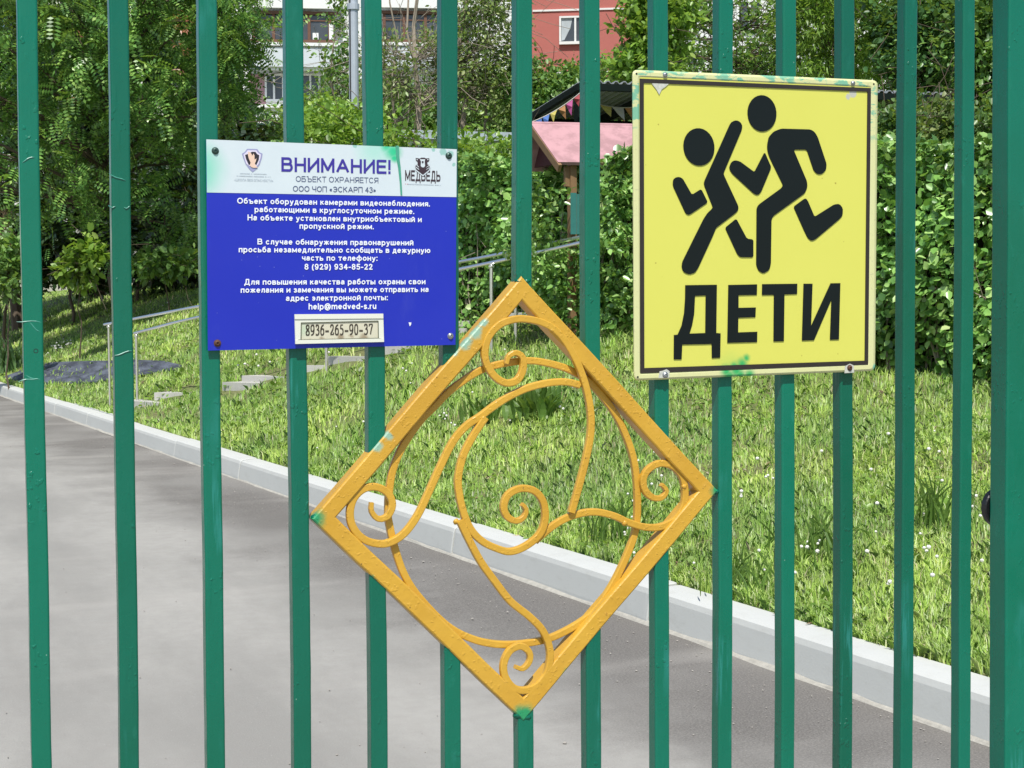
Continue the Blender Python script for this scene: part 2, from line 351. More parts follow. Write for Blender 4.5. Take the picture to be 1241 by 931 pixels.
for k in range(-4, 4):
    y0 = 15+ST*1.09*k
    for bx in (300, 458):
        wbox(MB(), P, nn, bx, y0+41, bx+112, y0+70, 1.1, .15).build("balcony_panel", M_WHITE if bx == 300 or k % 2 else M_GREYP, bld)
        wbox(MB(), P, nn, bx-2, y0+36.5, bx+114, y0+40.4, 1.3, 1.3).build("balcony_slab", M_WHITE, bld)
        if k % 2 == 0:
            lg = wbox(MB(), P, nn, bx+6, y0+1, bx+106, y0+36, .75, .06).build("loggia_glazing", M_GLASS, bld)
            b = MB()
            for xx in (6, 30, 56, 73, 98): wbox(b, P, nn, bx+xx, y0, bx+xx+3.5, y0+36.3, .85, .1)
            wbox(b, P, nn, bx+3, y0-1.5, bx+110, y0+2.2, .92, .1); wbox(b, P, nn, bx+3, y0+33, bx+110, y0+36.2, .92, .1); wbox(b, P, nn, bx+4, y0+9, bx+109, y0+10.4, .80, .1)
            b.build("loggia_frame", M_WOOD, lg)
            [wbox(MB(), P, nn, bx+xa_, y0+ya_, bx+xb_, y0+33, .86, .1).build("stored_box", M_FRAME, bld) for xa_, ya_, xb_ in ((79, 25, 86), (99, 14, 104))]
            for (xa, xb) in ((63, 100),):
                wbox(MB(), P, nn, bx+2, y0+42.5, bx+110, y0+66, 1.22, .08).build("parapet_panel", M_GREYP if xa else M_WHITE, bld)
        else:
            wbox(MB(), P, nn, bx+2, y0-1, bx+22, y0+36.2, .10, .06).build("mauve_panel", M_MAUVE, bld)
            for xx in (22, 66):
                w_ = wbox(MB(), P, nn, bx+xx, y0, bx+xx+30, y0+32, .08, .05).build("window", M_GLASS, bld); b = MB()
                wbox(b, P, nn, bx+xx-1, y0-1, bx+xx+31, y0+1.5, .16, .1); wbox(b, P, nn, bx+xx-1, y0+30, bx+xx+31, y0+33, .16, .1)
                for q in (-1, 9, 20, 28.5): wbox(b, P, nn, bx+xx+q, y0+1.5, bx+xx+q+2.4, y0+30, .155, .1)
                b.build("frame", M_FRAME, w_)
    for xx in (268, 420, 578):
        wbox(MB(), P, nn, xx, y0-4, xx+.8, y0+70, .02, .04).build("panel_joint", M_GREYP, bld)

P, u, nn = facade(690, 40, 78.0, math.radians(-7))
base = P(700, 330); bld = empty("apartment_building", (base[0], base[1], 2.0), "red plastered building with one curtained white window beneath the treetops", "building")
wbox(MB(), P, nn, 645, -330, 800, 350, 0, 9.0).build("wall", M_RED, bld)
wbox(MB(), P, nn, 628, -330, 644.8, 350, .25, 8.0).build("corner_strip", M_WHITE, bld)
for k in range(-4, 4):
    yy = 20.5+76*k
    wbox(MB(), P, nn, 645.5, yy-10.5, 799, yy-8.3, .06, .1).build("plaster_band", M_WHITE, bld)
    for bx in (679,):
        w_ = wbox(MB(), P, nn, bx, yy, bx+27, yy+32, .05, .06).build("window", M_GLASS, bld); b = MB()
        wbox(b, P, nn, bx-1.3, yy-1.2, bx+28, yy+1, .16, .1); wbox(b, P, nn, bx-1.3, yy+29.6, bx+28, yy+33, .20, .14)
        for q in (-1.3, 17, 25.6): wbox(b, P, nn, bx+q, yy+1, bx+q+2.3, yy+29.6, .155, .1)
        b.build("frame", M_FRAME, w_)
        q = [P(bx+1.5, yy+1, .07), P(bx+15, yy+1, .07), P(bx+12, yy+14, .07), P(bx+5, yy+28, .07), P(bx+1.5, yy+29, .07)]
        MB().prism(q, nn, .01).build("curtain", M_CURT, w_)

P, u, nn = facade(870, 45, 70.0, math.radians(3))
base = P(880, 330); bld = empty("apartment_building", (base[0], base[1], 2.0), "whitish building glimpsed through the leaves above the yellow sign", "building")
wbox(MB(), P, nn, 792, -330, 1230, 350, 0, 9.0).build("wall", M_WHITE, bld)
for k in range(-4, 4):
    yy = 47+66*k
    wbox(MB(), P, nn, 792, yy, 1228, yy+2.2, .04, .08).build("dark_joint", plain("joint_dark", (.03, .03, .03)) if k == -4 else bpy.data.materials["joint_dark"], bld)
    for bx in (820, 895, 985, 1080, 1165):
        w_ = wbox(MB(), P, nn, bx, yy-46, bx+26, yy-12, .05, .06).build("window", M_GLASS, bld); b = MB()
        wbox(b, P, nn, bx-2, yy-48, bx+28, yy-45, .16, .1); wbox(b, P, nn, bx-2, yy-13, bx+28, yy-10, .16, .1)
        for q in (-2, 12, 25): wbox(b, P, nn, bx+q, yy-45, bx+q+2.6, yy-13, .155, .1)
        b.build("frame", M_FRAME, w_)

# ------------------------------------------------------------------ pavilion behind the hedge
M_DKGREEN = plain("dark_green_sheet", (.004, .009, .007), .8, spec=.15); M_DKWALL = plain("dark_boards", (.014, .011, .009), .95); M_ZINC = plain("zinc", (.22, .24, .25), .6, .1)  # near-black boards and beams carry the shade under the roof
A = at(703, 103, 16.0); B_ = at(1150, 118, 16.6); Cn = at(636, 145, 19.5); dv = Cn-A; Dn = B_+dv
zb = float(terrain(A[0], A[1]))-.1
pav = empty("pavilion", (A[0], A[1], zb), "dark open pavilion with corrugated shed roof behind the hedge", "pavilion")
b = MB(); N = 46; V = []
for i in range(N*4+1):
    s_ = i/(N*4); z = .028*(1 if (i % 4) in (1, 2) else 0)
    for q in (A+(B_-A)*s_, Cn+(Dn-Cn)*s_): V += [q+np.array([0, 0, z+.03]), q+np.array([0, 0, z+.018])]
Fc = []
for i in range(N*4):
    o_ = i*4; Fc += [(o_, o_+4, o_+6, o_+2), (o_+1, o_+3, o_+7, o_+5), (o_, o_+1, o_+5, o_+4), (o_+2, o_+6, o_+7, o_+3)]
b.add(V, Fc); b.build("roof_sheet", M_ZINC, pav)
dz = np.array([0, 0, 1.0])
for (p, q, nm) in ((A, B_, "front_beam"), (A, Cn, "side_beam"), (Cn, Dn, "rear_beam"), (B_, Dn, "side_beam")):
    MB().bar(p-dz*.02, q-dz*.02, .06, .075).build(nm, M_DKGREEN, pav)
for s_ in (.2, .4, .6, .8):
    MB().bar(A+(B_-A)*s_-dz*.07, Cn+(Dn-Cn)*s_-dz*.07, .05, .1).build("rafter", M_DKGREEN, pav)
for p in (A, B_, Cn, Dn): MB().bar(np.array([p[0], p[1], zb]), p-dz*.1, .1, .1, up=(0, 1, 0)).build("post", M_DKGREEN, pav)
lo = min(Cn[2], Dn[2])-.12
for k in range(12):                                  # back wall boards, roof shade held in their near-black colour
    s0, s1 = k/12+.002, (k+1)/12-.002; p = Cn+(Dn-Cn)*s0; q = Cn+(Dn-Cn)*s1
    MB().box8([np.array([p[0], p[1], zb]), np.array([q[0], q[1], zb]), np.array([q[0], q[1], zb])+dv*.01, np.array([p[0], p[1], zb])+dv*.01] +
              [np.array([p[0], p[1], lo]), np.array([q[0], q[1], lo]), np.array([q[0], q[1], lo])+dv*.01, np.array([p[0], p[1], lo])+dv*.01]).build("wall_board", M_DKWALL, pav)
# bunting
cols = {"red": (.34, .05, .06), "blue": (.05, .13, .36), "yellow": (.42, .36, .08), "orange": (.40, .19, .07), "pink": (.40, .07, .22), "white": (.42, .40, .35)}
FLAG = {k: plain("flag_"+k, v, .7, var=.12) for k, v in cols.items()}
def bunting(P0, P1, names, sag, label, size):
    r = empty("bunting", (P0+P1)/2, label, "bunting"); L = [P0+(P1-P0)*s_-dz*sag*4*s_*(1-s_) for s_ in np.linspace(0, 1, 2*len(names)+1)]
    MB().tube(L, .006, 4).build("cord", FLAG["white"], r)
    for i, nm in enumerate(names):
        a, c, m_ = L[2*i], L[2*i+2], L[2*i+1]; a2 = a+(c-a)*.04; c2 = a+(c-a)*.96
        tip = m_-dz*size+np.array([random.uniform(-.06, .06), random.uniform(-.1, .0), random.uniform(-.02, .03)]); nrm = np.cross(c-a, tip-a); nrm /= np.linalg.norm(nrm)
        b = MB(); mid = (a2+tip)/2+nrm*.02; md2 = (c2+tip)/2-nrm*.015; V = [a2, c2, md2, tip, mid]; V2 = V+[v+nrm*.002 for v in V]
        b.add(V2, [(0, 1, 2, 4), (4, 2, 3), (6, 5, 9, 7), (7, 9, 8), (0, 5, 6, 1), (1, 6, 7, 2), (2, 7, 8, 3), (3, 8, 9, 4), (4, 9, 5, 0)]); b.build("pennant", FLAG[nm], r)
bunting(at(638, 150, 15.8), at(704, 112, 15.8), ["red", "blue", "blue", "yellow", "orange", "pink", "red"], .04, "string of bright coloured pennants under the pavilion's slanting eave", .14)
bunting(at(712, 122, 16.4), at(800, 122, 16.5), ["orange", "yellow", "white", "orange", "red", "white"], .08, "string of faded pennants in the shade inside the pavilion", .15)

# ------------------------------------------------------------------ playhouse
t = NT("pink_roof"); rn = t.noise(5, 5, .65, sc=(1, 1, 1)); M_PINK = t.fin(t.mix(t.ramp(rn, .42, .62, 0, .8), (.45, .25, .262), (.30, .165, .17)), .7)  # darker blotches: roof wear and leaf shadow painted into the pink
M_PINE = plain("brown_timber", (.22, .13, .06), .7, var=.3, nscale=25); M_MAROON = plain("maroon_boards", (.06, .012, .016), .8); M_TEALB = plain("teal_board", (.012, .13, .11), .6, var=.12)
E1 = at(690, 196.5, 12.3); PK = at(655, 147.5, 12.75); rd = at(812, 151, 13.05)-PK; E2 = PK+(PK-E1)*np.array([1, 1, 0])*.50; E2[2] = E1[2]
zg = float(terrain(E1[0], E1[1]))
ph_ = empty("playhouse", (PK[0], PK[1], zg), "wooden playhouse with weathered pink gable roof rising out of the hedge", "playhouse")
gd = (E1-E2); gd[2] = 0; gd /= np.linalg.norm(gd); rdn = rd/np.linalg.norm(rd)
for (e, s_) in ((E1, 1), (E2, -1)):
    nrm = np.cross(rd, e-PK); nrm = nrm/np.linalg.norm(nrm); nrm = nrm if nrm[2] > 0 else -nrm
    q = [PK-rdn*.10, PK+rd, e+rd, e-rdn*.10]
    MB().prism([p for p in (q if np.dot(np.cross(q[1]-q[0], q[2]-q[1]), nrm) > 0 else q[::-1])], nrm, .03).build("roof_panel", M_PINK, ph_)
    MB().bar(PK-rdn*.085-dz*.06, e-rdn*.085-dz*.055, .03, .07, up=nrm).build("barge_board", M_PINE, ph_)
tri = [E2+gd*.1+rdn*.02+dz*.01, E1-gd*.1+rdn*.02+dz*.01, PK+rdn*.02-dz*.10]
MB().prism(tri, -rdn, .02).build("gable_board", M_MAROON, ph_)
for e in (E1, E2):
    for k_, fr_ in enumerate((.02, .93) if e is E1 else (.93,)):
        sgn = -1 if e is E1 else 1; p = e+gd*sgn*.10+rd*fr_+rdn*.05; MB().bar(np.array([p[0], p[1], zg-.1]), p-dz*-.02, .06, .06, up=gd).build("post", M_PINE, ph_)
for k in range(3): MB().bar(E1-gd*.1+rd*.02+rdn*.02-dz*(.03+k*.0), E1-gd*.1+rd*.02+rdn*.02-dz*.2, .08, .035, up=gd).build("bracket", M_PINE, ph_) if k == 0 else None
pA = E1-gd*.03+rd*.05; pA[2] = at(690, 233, 12.3)[2]
for k in range(2):
    o_ = at(691.5+7.6*k, 284, 12.2); MB().obox(o_, at(698.8+7.6*k, 284, 12.2)-o_, -np.array([CF[0], CF[1], 0])*-.02, (0, 0, at(690, 234, 12.2)[2]-at(690, 284, 12.2)[2]-.01*k)).build("wall_board", M_TEALB, ph_)
MB().bar(E2+dz*.02, E2+rd+dz*.02, .05, .05).build("rail", M_PINE, ph_)
o_ = E2+gd*.1+rdn*.04; o_[2] = zg
MB().obox(E2+gd*.12+rd*.9-dz*.9, -(E2-E1)*.8, rdn*.02, (0, 0, .9)).build("rear_board", M_MAROON, ph_)

# small shed with pale roof seen above the bright bush
A = at(478, 157, 19); B_ = at(640, 161, 18.4); rr = np.array([.25, 1.6, .16])
sh = empty("shed", (A[0], A[1], 1.6), "low shed whose pale grey roof edge shows above the bright bush", "shed")
MB().prism([A, B_, B_+rr*.9, A+rr*.9], (0, 0, 1), .11).build("roof", plain("pale_grey_roof", (.36, .42, .45), .6), sh)
MB().box8([np.array([p[0], p[1], 1.2]) for p in (A+rr*.1, B_+rr*.1, B_+rr*.8, A+rr*.8)]+[np.array([p[0], p[1], A[2]-.12]) for p in (A+rr*.1, B_+rr*.1, B_+rr*.8, A+rr*.8)]).build("wall", M_GREYP, sh)

# lamp post
lp = at(429.5, 170, 17.0); lz = float(terrain(lp[0], lp[1])); M_STEEL = plain("galvanised_steel", (.42, .46, .50), .45, .35, var=.15, nscale=8)
lamp = empty("lamp_post", (lp[0], lp[1], lz), "tall grey galvanised lamp post with a clamp band behind the blue sign", "lamp post")
MB().tube([(lp[0], lp[1], lz-.2), (lp[0], lp[1], lz+3.0), (lp[0], lp[1], lz+7.5)], [.060, .057, .045], 16).build("pole", M_STEEL, lamp)
zc = at(429, 9, 17.0)[2]; MB().lathe((lp[0], lp[1], zc), (0, 0, 1), [(.058, -.05), (.072, -.048), (.072, .02), (.058, .022)], 16).build("clamp_band", M_STEEL, lamp)
MB().tube([(lp[0]-.05, lp[1]-.03, lz+.1), (lp[0]-.05, lp[1]-.03, lz+7.2)], .008, 6).build("cable", plain("black_cable", (.02, .02, .022), .6), lamp)  # thin dark strip along the pole's left edge
MB().bar((lp[0], lp[1], lz+7.4), (lp[0]-.9, lp[1]-.3, lz+7.8), .06, .05).build("arm", M_STEEL, lamp)
MB().lathe((lp[0]-1.1, lp[1]-.36, lz+7.82), (-.9, -.3, .1), [(.05, -.3), (.13, -.2), (.16, .1), (.10, .32), (.02, .36)], 12).build("lamp_head", M_STEEL, lamp)

# handrails
M_CHROME = plain("stainless_tube", (.80, .80, .80), .18, .95, var=.05)
def handrail(pts, posts, label):
    P_ = [at(*p) for p in pts]; base = ground_hit(*posts[0][2:4]) if False else P_[0].copy(); base[2] = float(terrain(base[0], base[1]))
    r = empty("handrail", base, label, "handrail"); MB().tube(catmull(P_, .4), .0165, 12).build("top_rail", M_CHROME, r)
    for s_ in posts:
        i = int(s_); f_ = s_-i; p = P_[i]+(P_[min(i+1, len(P_)-1)]-P_[i])*f_; g_ = float(terrain(p[0], p[1]))
        MB().tube([(p[0], p[1], g_-.1), (p[0], p[1], p[2]-.01)], .016, 10).build("post", M_CHROME, r)
        MB().lathe((p[0], p[1], p[2]-.05), (0, 0, 1), [(.019, 0), (.026, .006), (.026, .022), (.012, .03)], 10).build("collar", M_CHROME, r)
handrail([(126.5, 393.5, 17.1), (240, 371.5, 16.0), (392, 344, 14.6), (557, 317.5, 13.2), (716, 285, 12.0)], [.05, 1.1, 3.45], "thin steel handrail farther from the gate, its free end above the matting")
handrail([(163, 404, 16.5), (240, 384.5, 15.7), (395, 355, 14.2), (557, 326.5, 12.9), (716, 291.5, 11.75)], [.03, 1.1, 2.0, 3.26], "thin steel handrail nearer the gate, running below the farther one")

# ================================================================== GATE
gbase = gw(gl(gp(620, 465))[0], D, 0); gbase[2] = .05
gate = empty("metal_gate", gbase, "green painted steel bar gate with an orange scrolled diamond panel welded into it", "gate")
def green_paint(name, seed=0.0, dark=0.0):
    t = NT(name); big = t.noise(2.2, 4, .6, sc=(1, 1, .5)); fn = t.noise(260, 4, .6, sc=(1, 1, .45)); md = t.noise(38, 5, .6, sc=(1, 1, .35)); vr = t.voro(95, sc=(1, 1, .4))
    drip = t.ramp(t.noise(55, 2, .5, sc=(1, 1, .16)), .60, .72)
    c = t.mix(t.ramp(big, .3, .7), (.0008, .108, .060), (.0015, .140, .086)); c = t.mix(t.ramp(md, .62, .78, 0, .35), c, (.022, .21, .15))
    c = t.mix(t.ramp(t.noise(420, 2, .5), .735, .76, 0, .8), c, (.01, .04, .03))
    oi = t.n.new("ShaderNodeObjectInfo"); hv = t.n.new("ShaderNodeHueSaturation"); t.l.new(c, hv.inputs["Color"]); t.l.new(t.ramp(oi.outputs["Random"], 0, 1, .86, 1.14), hv.inputs["Value"]); c = hv.outputs[0]
    c = t.mix(t.math('MULTIPLY', t.ramp(t.noise(3.5, 3), .56, .66), t.ramp(t.noise(60, 4, .7, sc=(1, 1, .06)), .50, .60, 0, .55)), c, (.03, .24, .21))
    c = t.mix(t.ramp(t.voro(24, sc=(1, 1, .8)), .010, .022, .85, 0), c, (.30, .42, .36))
    h = t.math('ADD', t.math('MULTIPLY', md, 1.3), t.math('MULTIPLY', fn, .14)); h = t.math('ADD', h, t.math('MULTIPLY', drip, .5)); lump = t.ramp(t.noise(130, 2, .4, sc=(1, 1, .7)), .60, .70); h = t.math('ADD', h, t.math('MULTIPLY', t.math('MULTIPLY', lump, t.ramp(t.noise(9, 2), .50, .64)), .9)); t.bump(h, .9, .0009)
    r = t.ramp(t.noise(30, 3), .3, .7, .22, .34); m = t.fin(c, r, 0, .42); return m
M_GREEN = green_paint("green_enamel")
wob = np.random.default_rng(5)
def sqsect(w, d, r):                                 # front face at 0, going back to -d
    s_ = []
    for (cx, cy, a0) in ((w-r, -r, 0), (r, -r, 90), (r, -d+r, 180), (w-r, -d+r, 270)):
        for a in (0, 30, 60, 90): th = math.radians(a0+a); s_.append((cx+r*math.cos(th), cy+r*math.sin(th)))
    return s_
def gbar(x0, z0, x1, z1, w=.0262, d=.025, r=.0032, name="bar", m=None, n=36, parent=None, amp=.0005, k0=0.0, k1=0.0):
    b = MB(); sec = sqsect(w, d, r); V = []; k = len(sec); w1 = wob.normal(0, 1, (4,))
    zs = np.linspace(0, 1, n)
    for j, s_ in enumerate(zs):
        x = x0+(x1-x0)*s_; z = z0+(z1-z0)*s_; ox = amp*math.sin(z*7+w1[0]*3)+amp*.5*math.sin(z*17+w1[1]*9)+wob.normal(0, .00012); oy = amp*math.sin(z*6+w1[2]*5)
        for (a, q) in sec: V.append(gw(x+a+ox, D-q+oy, z+(a-w/2)*(k0*(1-s_)+k1*s_)))     # q<0 lies behind the front face
    Fc = [(i*k+c, (i+1)*k+c, (i+1)*k+(c+1) % k, i*k+(c+1) % k) for i in range(n-1) for c in range(k)]
    Fc += [tuple(range(k)), tuple((n-1)*k+c for c in range(k))[::-1]]; b.add(V, Fc)
    return b.build(name, m or M_GREEN, parent or gate, smooth_=False)
btop = [20, 132, 240, 346, 443, 535, 626, 709, 793, 871.5, 949, 1020, 1097, 1168]
bbot = [39, 146, 251, 357, 450, 540, 628, 711, 794.5, 871, 947, 1018, 1092, 1162]
cuts = {4: (549, 698, 1.08, -.98), 5: (443, 783, 1.08, -.98), 6: (354, 857, 0, 0), 7: (448, 753, -1.0, 1.12), 8: (537, 657, -1.0, 1.12)}
ZT = 2.05-CAMH; ZB = .12-CAMH
def gxz(px, py): q = gl(gp(px, py)); return q[0], q[2]
for i, (a, c) in enumerate(zip(btop, bbot)):
    xt, zt = gxz(a, 0); xb, zb_ = gxz(c, 931); f_ = lambda z: xb+(xt-xb)*(z-zb_)/(zt-zb_)
    if i in cuts:
        zu = gxz(a, cuts[i][0])[1]; zl = gxz(a, cuts[i][1])[1]
        gbar(f_(zu), zu, f_(ZT), ZT, n=24, k0=cuts[i][2]); gbar(f_(ZB), ZB, f_(zl), zl, n=24, k1=cuts[i][3])
    else: gbar(f_(ZB), ZB, f_(ZT), ZT, n=60)
x14 = gxz(1223, 0)[0]; xb14 = gxz(1219, 931)[0]
gbar(xb14, ZB, x14, ZT+.03, w=.062, d=.045, r=.004, name="stile", n=60)
xl = gxz(20, 400)[0]
for k in (1, 2): gbar(xl-.12*k, ZB, xl-.12*k, ZT, n=20)
gbar(xl-.41, ZB, xl-.41, ZT+.03, w=.062, d=.045, r=.004, name="stile", n=20)
for (za, zb_) in ((ZT-.002, ZT+.032), (ZB-.032, ZB+.002)):                       # top and bottom rails, outside the picture
    b = MB(); b.box8([gw(x, y, z) for z in (za, zb_) for (x, y) in ((xl-.36, D+.004), (x14+.01, D+.004), (x14+.01, D+.03), (xl-.36, D+.03))]); b.build("rail", M_GREEN, gate)
# black round lock body behind the stile
t_lk = gp(1217, 620); q = gl(t_lk); M_BLK = plain("black_plastic", (.008, .008, .009), .4)
lk = MB(); c = gw(q[0]+.034, D+.055, q[2]); lk.lathe(c, GY, [(.034, -.008), (.036, -.006), (.036, .004), (.034, .006)], 32); lk.build("lock_cover", M_BLK, gate)

M_RIDGE = plain("pale_green_ridge", (.05, .26, .19), .4, var=.3, nscale=90)
for (xa, ya, xb, yb) in ((20, 389, 50, 391), (36, 392, 48, 402), (22, 463, 46, 458), (31, 455, 49, 461), (132, 210, 152, 220), (131, 250, 140, 251), (150, 252, 157, 251), (139, 430, 160, 426), (27, 196, 42, 190)):
    pts = [gp(xa+(xb-xa)*q, ya+(yb-ya)*q+1.2*math.sin(q*5+xa), .0002) for q in np.linspace(0, 1, 6)]; MB().tube(pts, [.0003, .0008, .0010, .0008, .0009, .0003], 6).build("paint_ridge", M_RIDGE, gate)
MB().lathe(gp(43.5, 425.5, .0002), -GY, [(.0034, -.001), (.0032, .0003), (.0022, .0003), (.0020, -.0006), (.0002, -.0006)], 12).build("screw_hole", M_BLK, gate)
# ------- diamond panel
OR = (.60, .305, .028)
def yspot(pts): return [(gp(x, y)-gbase, r) for x, y, r in pts]
def orange(name, stain=True):
    t = NT(name); big = t.noise(7, 5, .6); c = t.mix(t.ramp(big, .3, .7), (.50, .275, .026), (.575, .335, .036)); c = t.mix(t.ramp(t.noise(30, 4, .6), .6, .8, 0, .5), c, (.62, .36, .07))
    c = t.mix(t.ramp(t.noise(75, 5, .7), .66, .74, 0, .6), c, (.34, .16, .03)); c = t.mix(t.ramp(t.voro(34), .03, .05, .75, 0), c, (.10, .05, .02))
    if stain:
        m1 = t.spots(yspot([(380, 628, .017), (634, 867, .021), (676, 829, .0), (688, 818, .011), (867, 595, .012), (450, 703, .007), (463, 715, .007), (541, 792, .007), (553, 806, .006), (801, 690, .005)]), .6, .011, 55); c = t.mix(m1, c, (.02, .26, .10))
        m2 = t.spots(yspot([(575, 402, .013), (562, 413, .014), (550, 424, .010), (456, 541, .010), (470, 528, .008), (585, 392, .009)]), .5, .010, 80); c = t.mix(t.math('MULTIPLY', m2, .85), c, (.22, .45, .36))
    md = t.noise(60, 5, .6); fn = t.noise(300, 3, .6); lump = t.ramp(t.noise(150, 2, .4), .60, .70); t.bump(t.math('ADD', t.math('ADD', t.math('MULTIPLY', md, 1.3), t.math('MULTIPLY', fn, .16)), t.math('MULTIPLY', lump, .5)), .9, .0008)
    return t.fin(c, t.ramp(t.noise(20, 3), .3, .7, .30, .45), 0, .5)
M_OR = orange("orange_enamel")
dia = empty("diamond_panel", gbase, None, None); dia.parent = gate; dia.location = (0, 0, 0); ORI[dia.name] = np.array(gbase)
cc = [gl(gp(x, y))[[0, 2]] for x, y in ((392.5, 628), (632, 349.5), (857.5, 595.3), (634, 859.5))]
HW = .0133
def offs(poly, h):
    out = []; n = len(poly); cen = sum(poly)/n
    for i in range(n):
        p0, p1, p2 = poly[i-1], poly[i], poly[(i+1) % n]; e1 = (p1-p0)/np.linalg.norm(p1-p0); e2 = (p2-p1)/np.linalg.norm(p2-p1)
        n1 = np.array([e1[1], -e1[0]]); n2 = np.array([e2[1], -e2[0]])
        if n1 @ (p1-cen) < 0: n1 = -n1
        if n2 @ (p1-cen) < 0: n2 = -n2
        A_ = np.array([n1, n2]); out.append(p1+np.linalg.solve(A_, [h, h]))
    return out
Oq = offs(cc, HW); Iq = offs(cc, -HW); FRONT = .0025; DEP = .028
sec = [(0, -DEP), (0, -.0035), (.03, -.0012), (.10, 0), (.90, 0), (.97, -.0012), (1, -.0035), (1, -DEP)]
for i in range(4):
    j = (i+1) % 4; V = []; n = 26; k = len(sec)
    for s_ in np.linspace(0, 1, n):
        bw = .0006*math.sin(s_*9+i)+wob.normal(0, .0001)
        for (a, q) in sec:
            pi = Oq[i]*(1-a)+Iq[i]*a; pj_ = Oq[j]*(1-a)+Iq[j]*a; p = pi*(1-s_)+pj_*s_; e = Oq[j]-Oq[i]; e = e/np.linalg.norm(e)
            p = p+np.array([e[1], -e[0]])*bw*(1 if 0 < s_ < 1 else 0); V.append(gw(p[0], D-FRONT-q, p[1]))
    Fc = [(r*k+c, r*k+(c+1) % k, (r+1)*k+(c+1) % k, (r+1)*k+c) for r in range(n-1) for c in range(k)]+[tuple(range(k))[::-1], tuple((n-1)*k+c for c in range(k))]
    MB().add(V, Fc).build("frame_rail", M_OR, dia)
def rsq(w, d, r=.0018):
    s_ = []
    for (cx, cy, a0) in ((w/2-r, d/2-r, 0), (-w/2+r, d/2-r, 90), (-w/2+r, -d/2+r, 180), (w/2-r, -d/2+r, 270)):
        for a in (0, 45, 90): th = math.radians(a0+a); s_.append((cx+r*math.cos(th), cy+r*math.sin(th)))
    return s_
NRM = -GY
def scroll(px, off, w=.0114, d=.0098, closed=False, name="scroll", tail=0):
    P_ = [gp(x, y, off) for x, y in px]
    if closed: P_ = P_+[P_[0]]
    pts = catmull(P_, .004); m_ = len(pts); sc = [1.0]*m_
    for i in range(min(tail, m_)): sc[i] = .55+.45*i/tail
    if closed: pts = pts[:-1]; sc = sc[:-1]
    pts = [p+np.array([0, 0, 1])*.0003*math.sin(i*.21) for i, p in enumerate(pts)]
    MB().sweep(pts, NRM, rsq(w, d), closed, sc).build(name, M_OR, dia)
ringpx = [(470, 628), (471, 600), (475, 572), (484, 548), (496, 528), (511, 508), (527, 492), (541, 477), (556, 465), (580, 450), (608, 441), (639, 437), (664, 440.5), (691, 449), (716, 465), (742, 497), (758, 528), (768, 560), (772, 600), (770, 640), (758, 676), (738, 715), (713, 747), (674, 770), (638, 779.5), (604, 781), (572, 774), (540, 757), (508, 724), (489, 695), (477, 660)]
scroll(ringpx, -.015, w=.0112, d=.010, closed=True, name="ring")
SA = [(613, 441), (616, 432), (625, 428), (633, 434), (633, 449), (626, 461), (613, 464), (600, 457), (590, 443), (587, 427), (592, 408), (606, 393), (626, 386.5), (647, 388.5), (666, 396), (680, 408), (692, 426), (703, 449), (711, 475), (715.5, 502), (715, 528), (709, 559), (701, 590), (692, 621)]
SB = [(450, 609), (450, 620), (458, 629), (469, 626), (475, 612), (470, 598), (456, 590), (441, 592), (429, 603), (424, 619), (426, 636), (436, 650), (451, 657.5), (470, 658), (489, 647), (505, 626), (518, 599), (532, 568), (549, 535), (565, 516), (581, 505), (600, 491), (620, 479), (640, 470), (664, 464), (685, 463), (702, 467)]
SC = [(632, 611), (637, 617), (635, 626), (626, 631.5), (615, 627), (610, 615), (615, 600), (630, 592), (647, 595), (658, 609), (660, 630), (653, 648), (636, 662), (618, 668.5), (602, 665), (584, 656), (570, 641), (561, 620), (556, 598), (555, 578), (561, 552), (573, 528), (588, 506)]
SD = [(801, 587), (807, 595), (801, 603.5), (790, 603), (781, 594), (779, 580), (786, 568), (800, 561.5), (816, 566), (826, 578), (829.5, 594), (828, 612), (818, 629), (800, 638.5), (781, 639), (761, 633), (742, 624.5), (719, 620.5), (694, 625), (673, 635), (654, 650), (648, 656)]
SE = [(624, 808), (633, 810.5), (641, 802), (641, 791), (631, 783), (618, 788), (610.5, 802), (611, 818), (620, 832), (633, 837), (649, 832), (661, 818), (666, 800), (665, 783), (657, 764), (642, 748), (619, 729), (602, 708), (583, 682), (569, 656), (557, 631)]
for s_, off in ((SA, .0035), (SB, -.0015), (SC, .0000), (SD, -.0030), (SE, .0015)): scroll(s_, off-.004, tail=12)
def blob(c, r, sq=(1, .6, 1), n=9, seed=0):           # lumpy weld bead
    g = np.random.default_rng(seed); b = MB(); V = []; m_ = 6
    for i in range(m_+1):
        th = math.pi*i/m_
        for k in range(n):
            a = 2*math.pi*k/n; rr_ = r*(1+g.normal(0, .12)); V.append(c+GX*(rr_*sq[0]*math.sin(th)*math.cos(a))+GY*(rr_*sq[1]*math.sin(th)*math.sin(a))+GZ*(rr_*sq[2]*math.cos(th)))
    b.add(V, [(i*n+k, i*n+(k+1) % n, (i+1)*n+(k+1) % n, (i+1)*n+k) for i in range(m_) for k in range(n)]); return b
M_WELD = green_paint("green_weld"); sd = 0
for (x, y, r) in ((629, 341, .008), (638, 341, .007), (382, 627, .007), (867, 596, .006),
                  (628, 866, .009), (638, 868, .009)):
    sd += 1; blob(gp(x, y, -.004), r, (1, .8, .7), seed=sd).build("weld_bead", M_WELD, dia, smooth_=True)
for (x, y) in ((553, 632), (584, 505), (650, 655), (703, 466), (693, 622), (757, 634), (469, 657), (676, 408), (829, 590), (666, 790)):
    sd += 1; blob(gp(x, y, -.004), .0055, (1, .7, .8), seed=sd).build("weld_bead", M_OR, dia, smooth_=True)

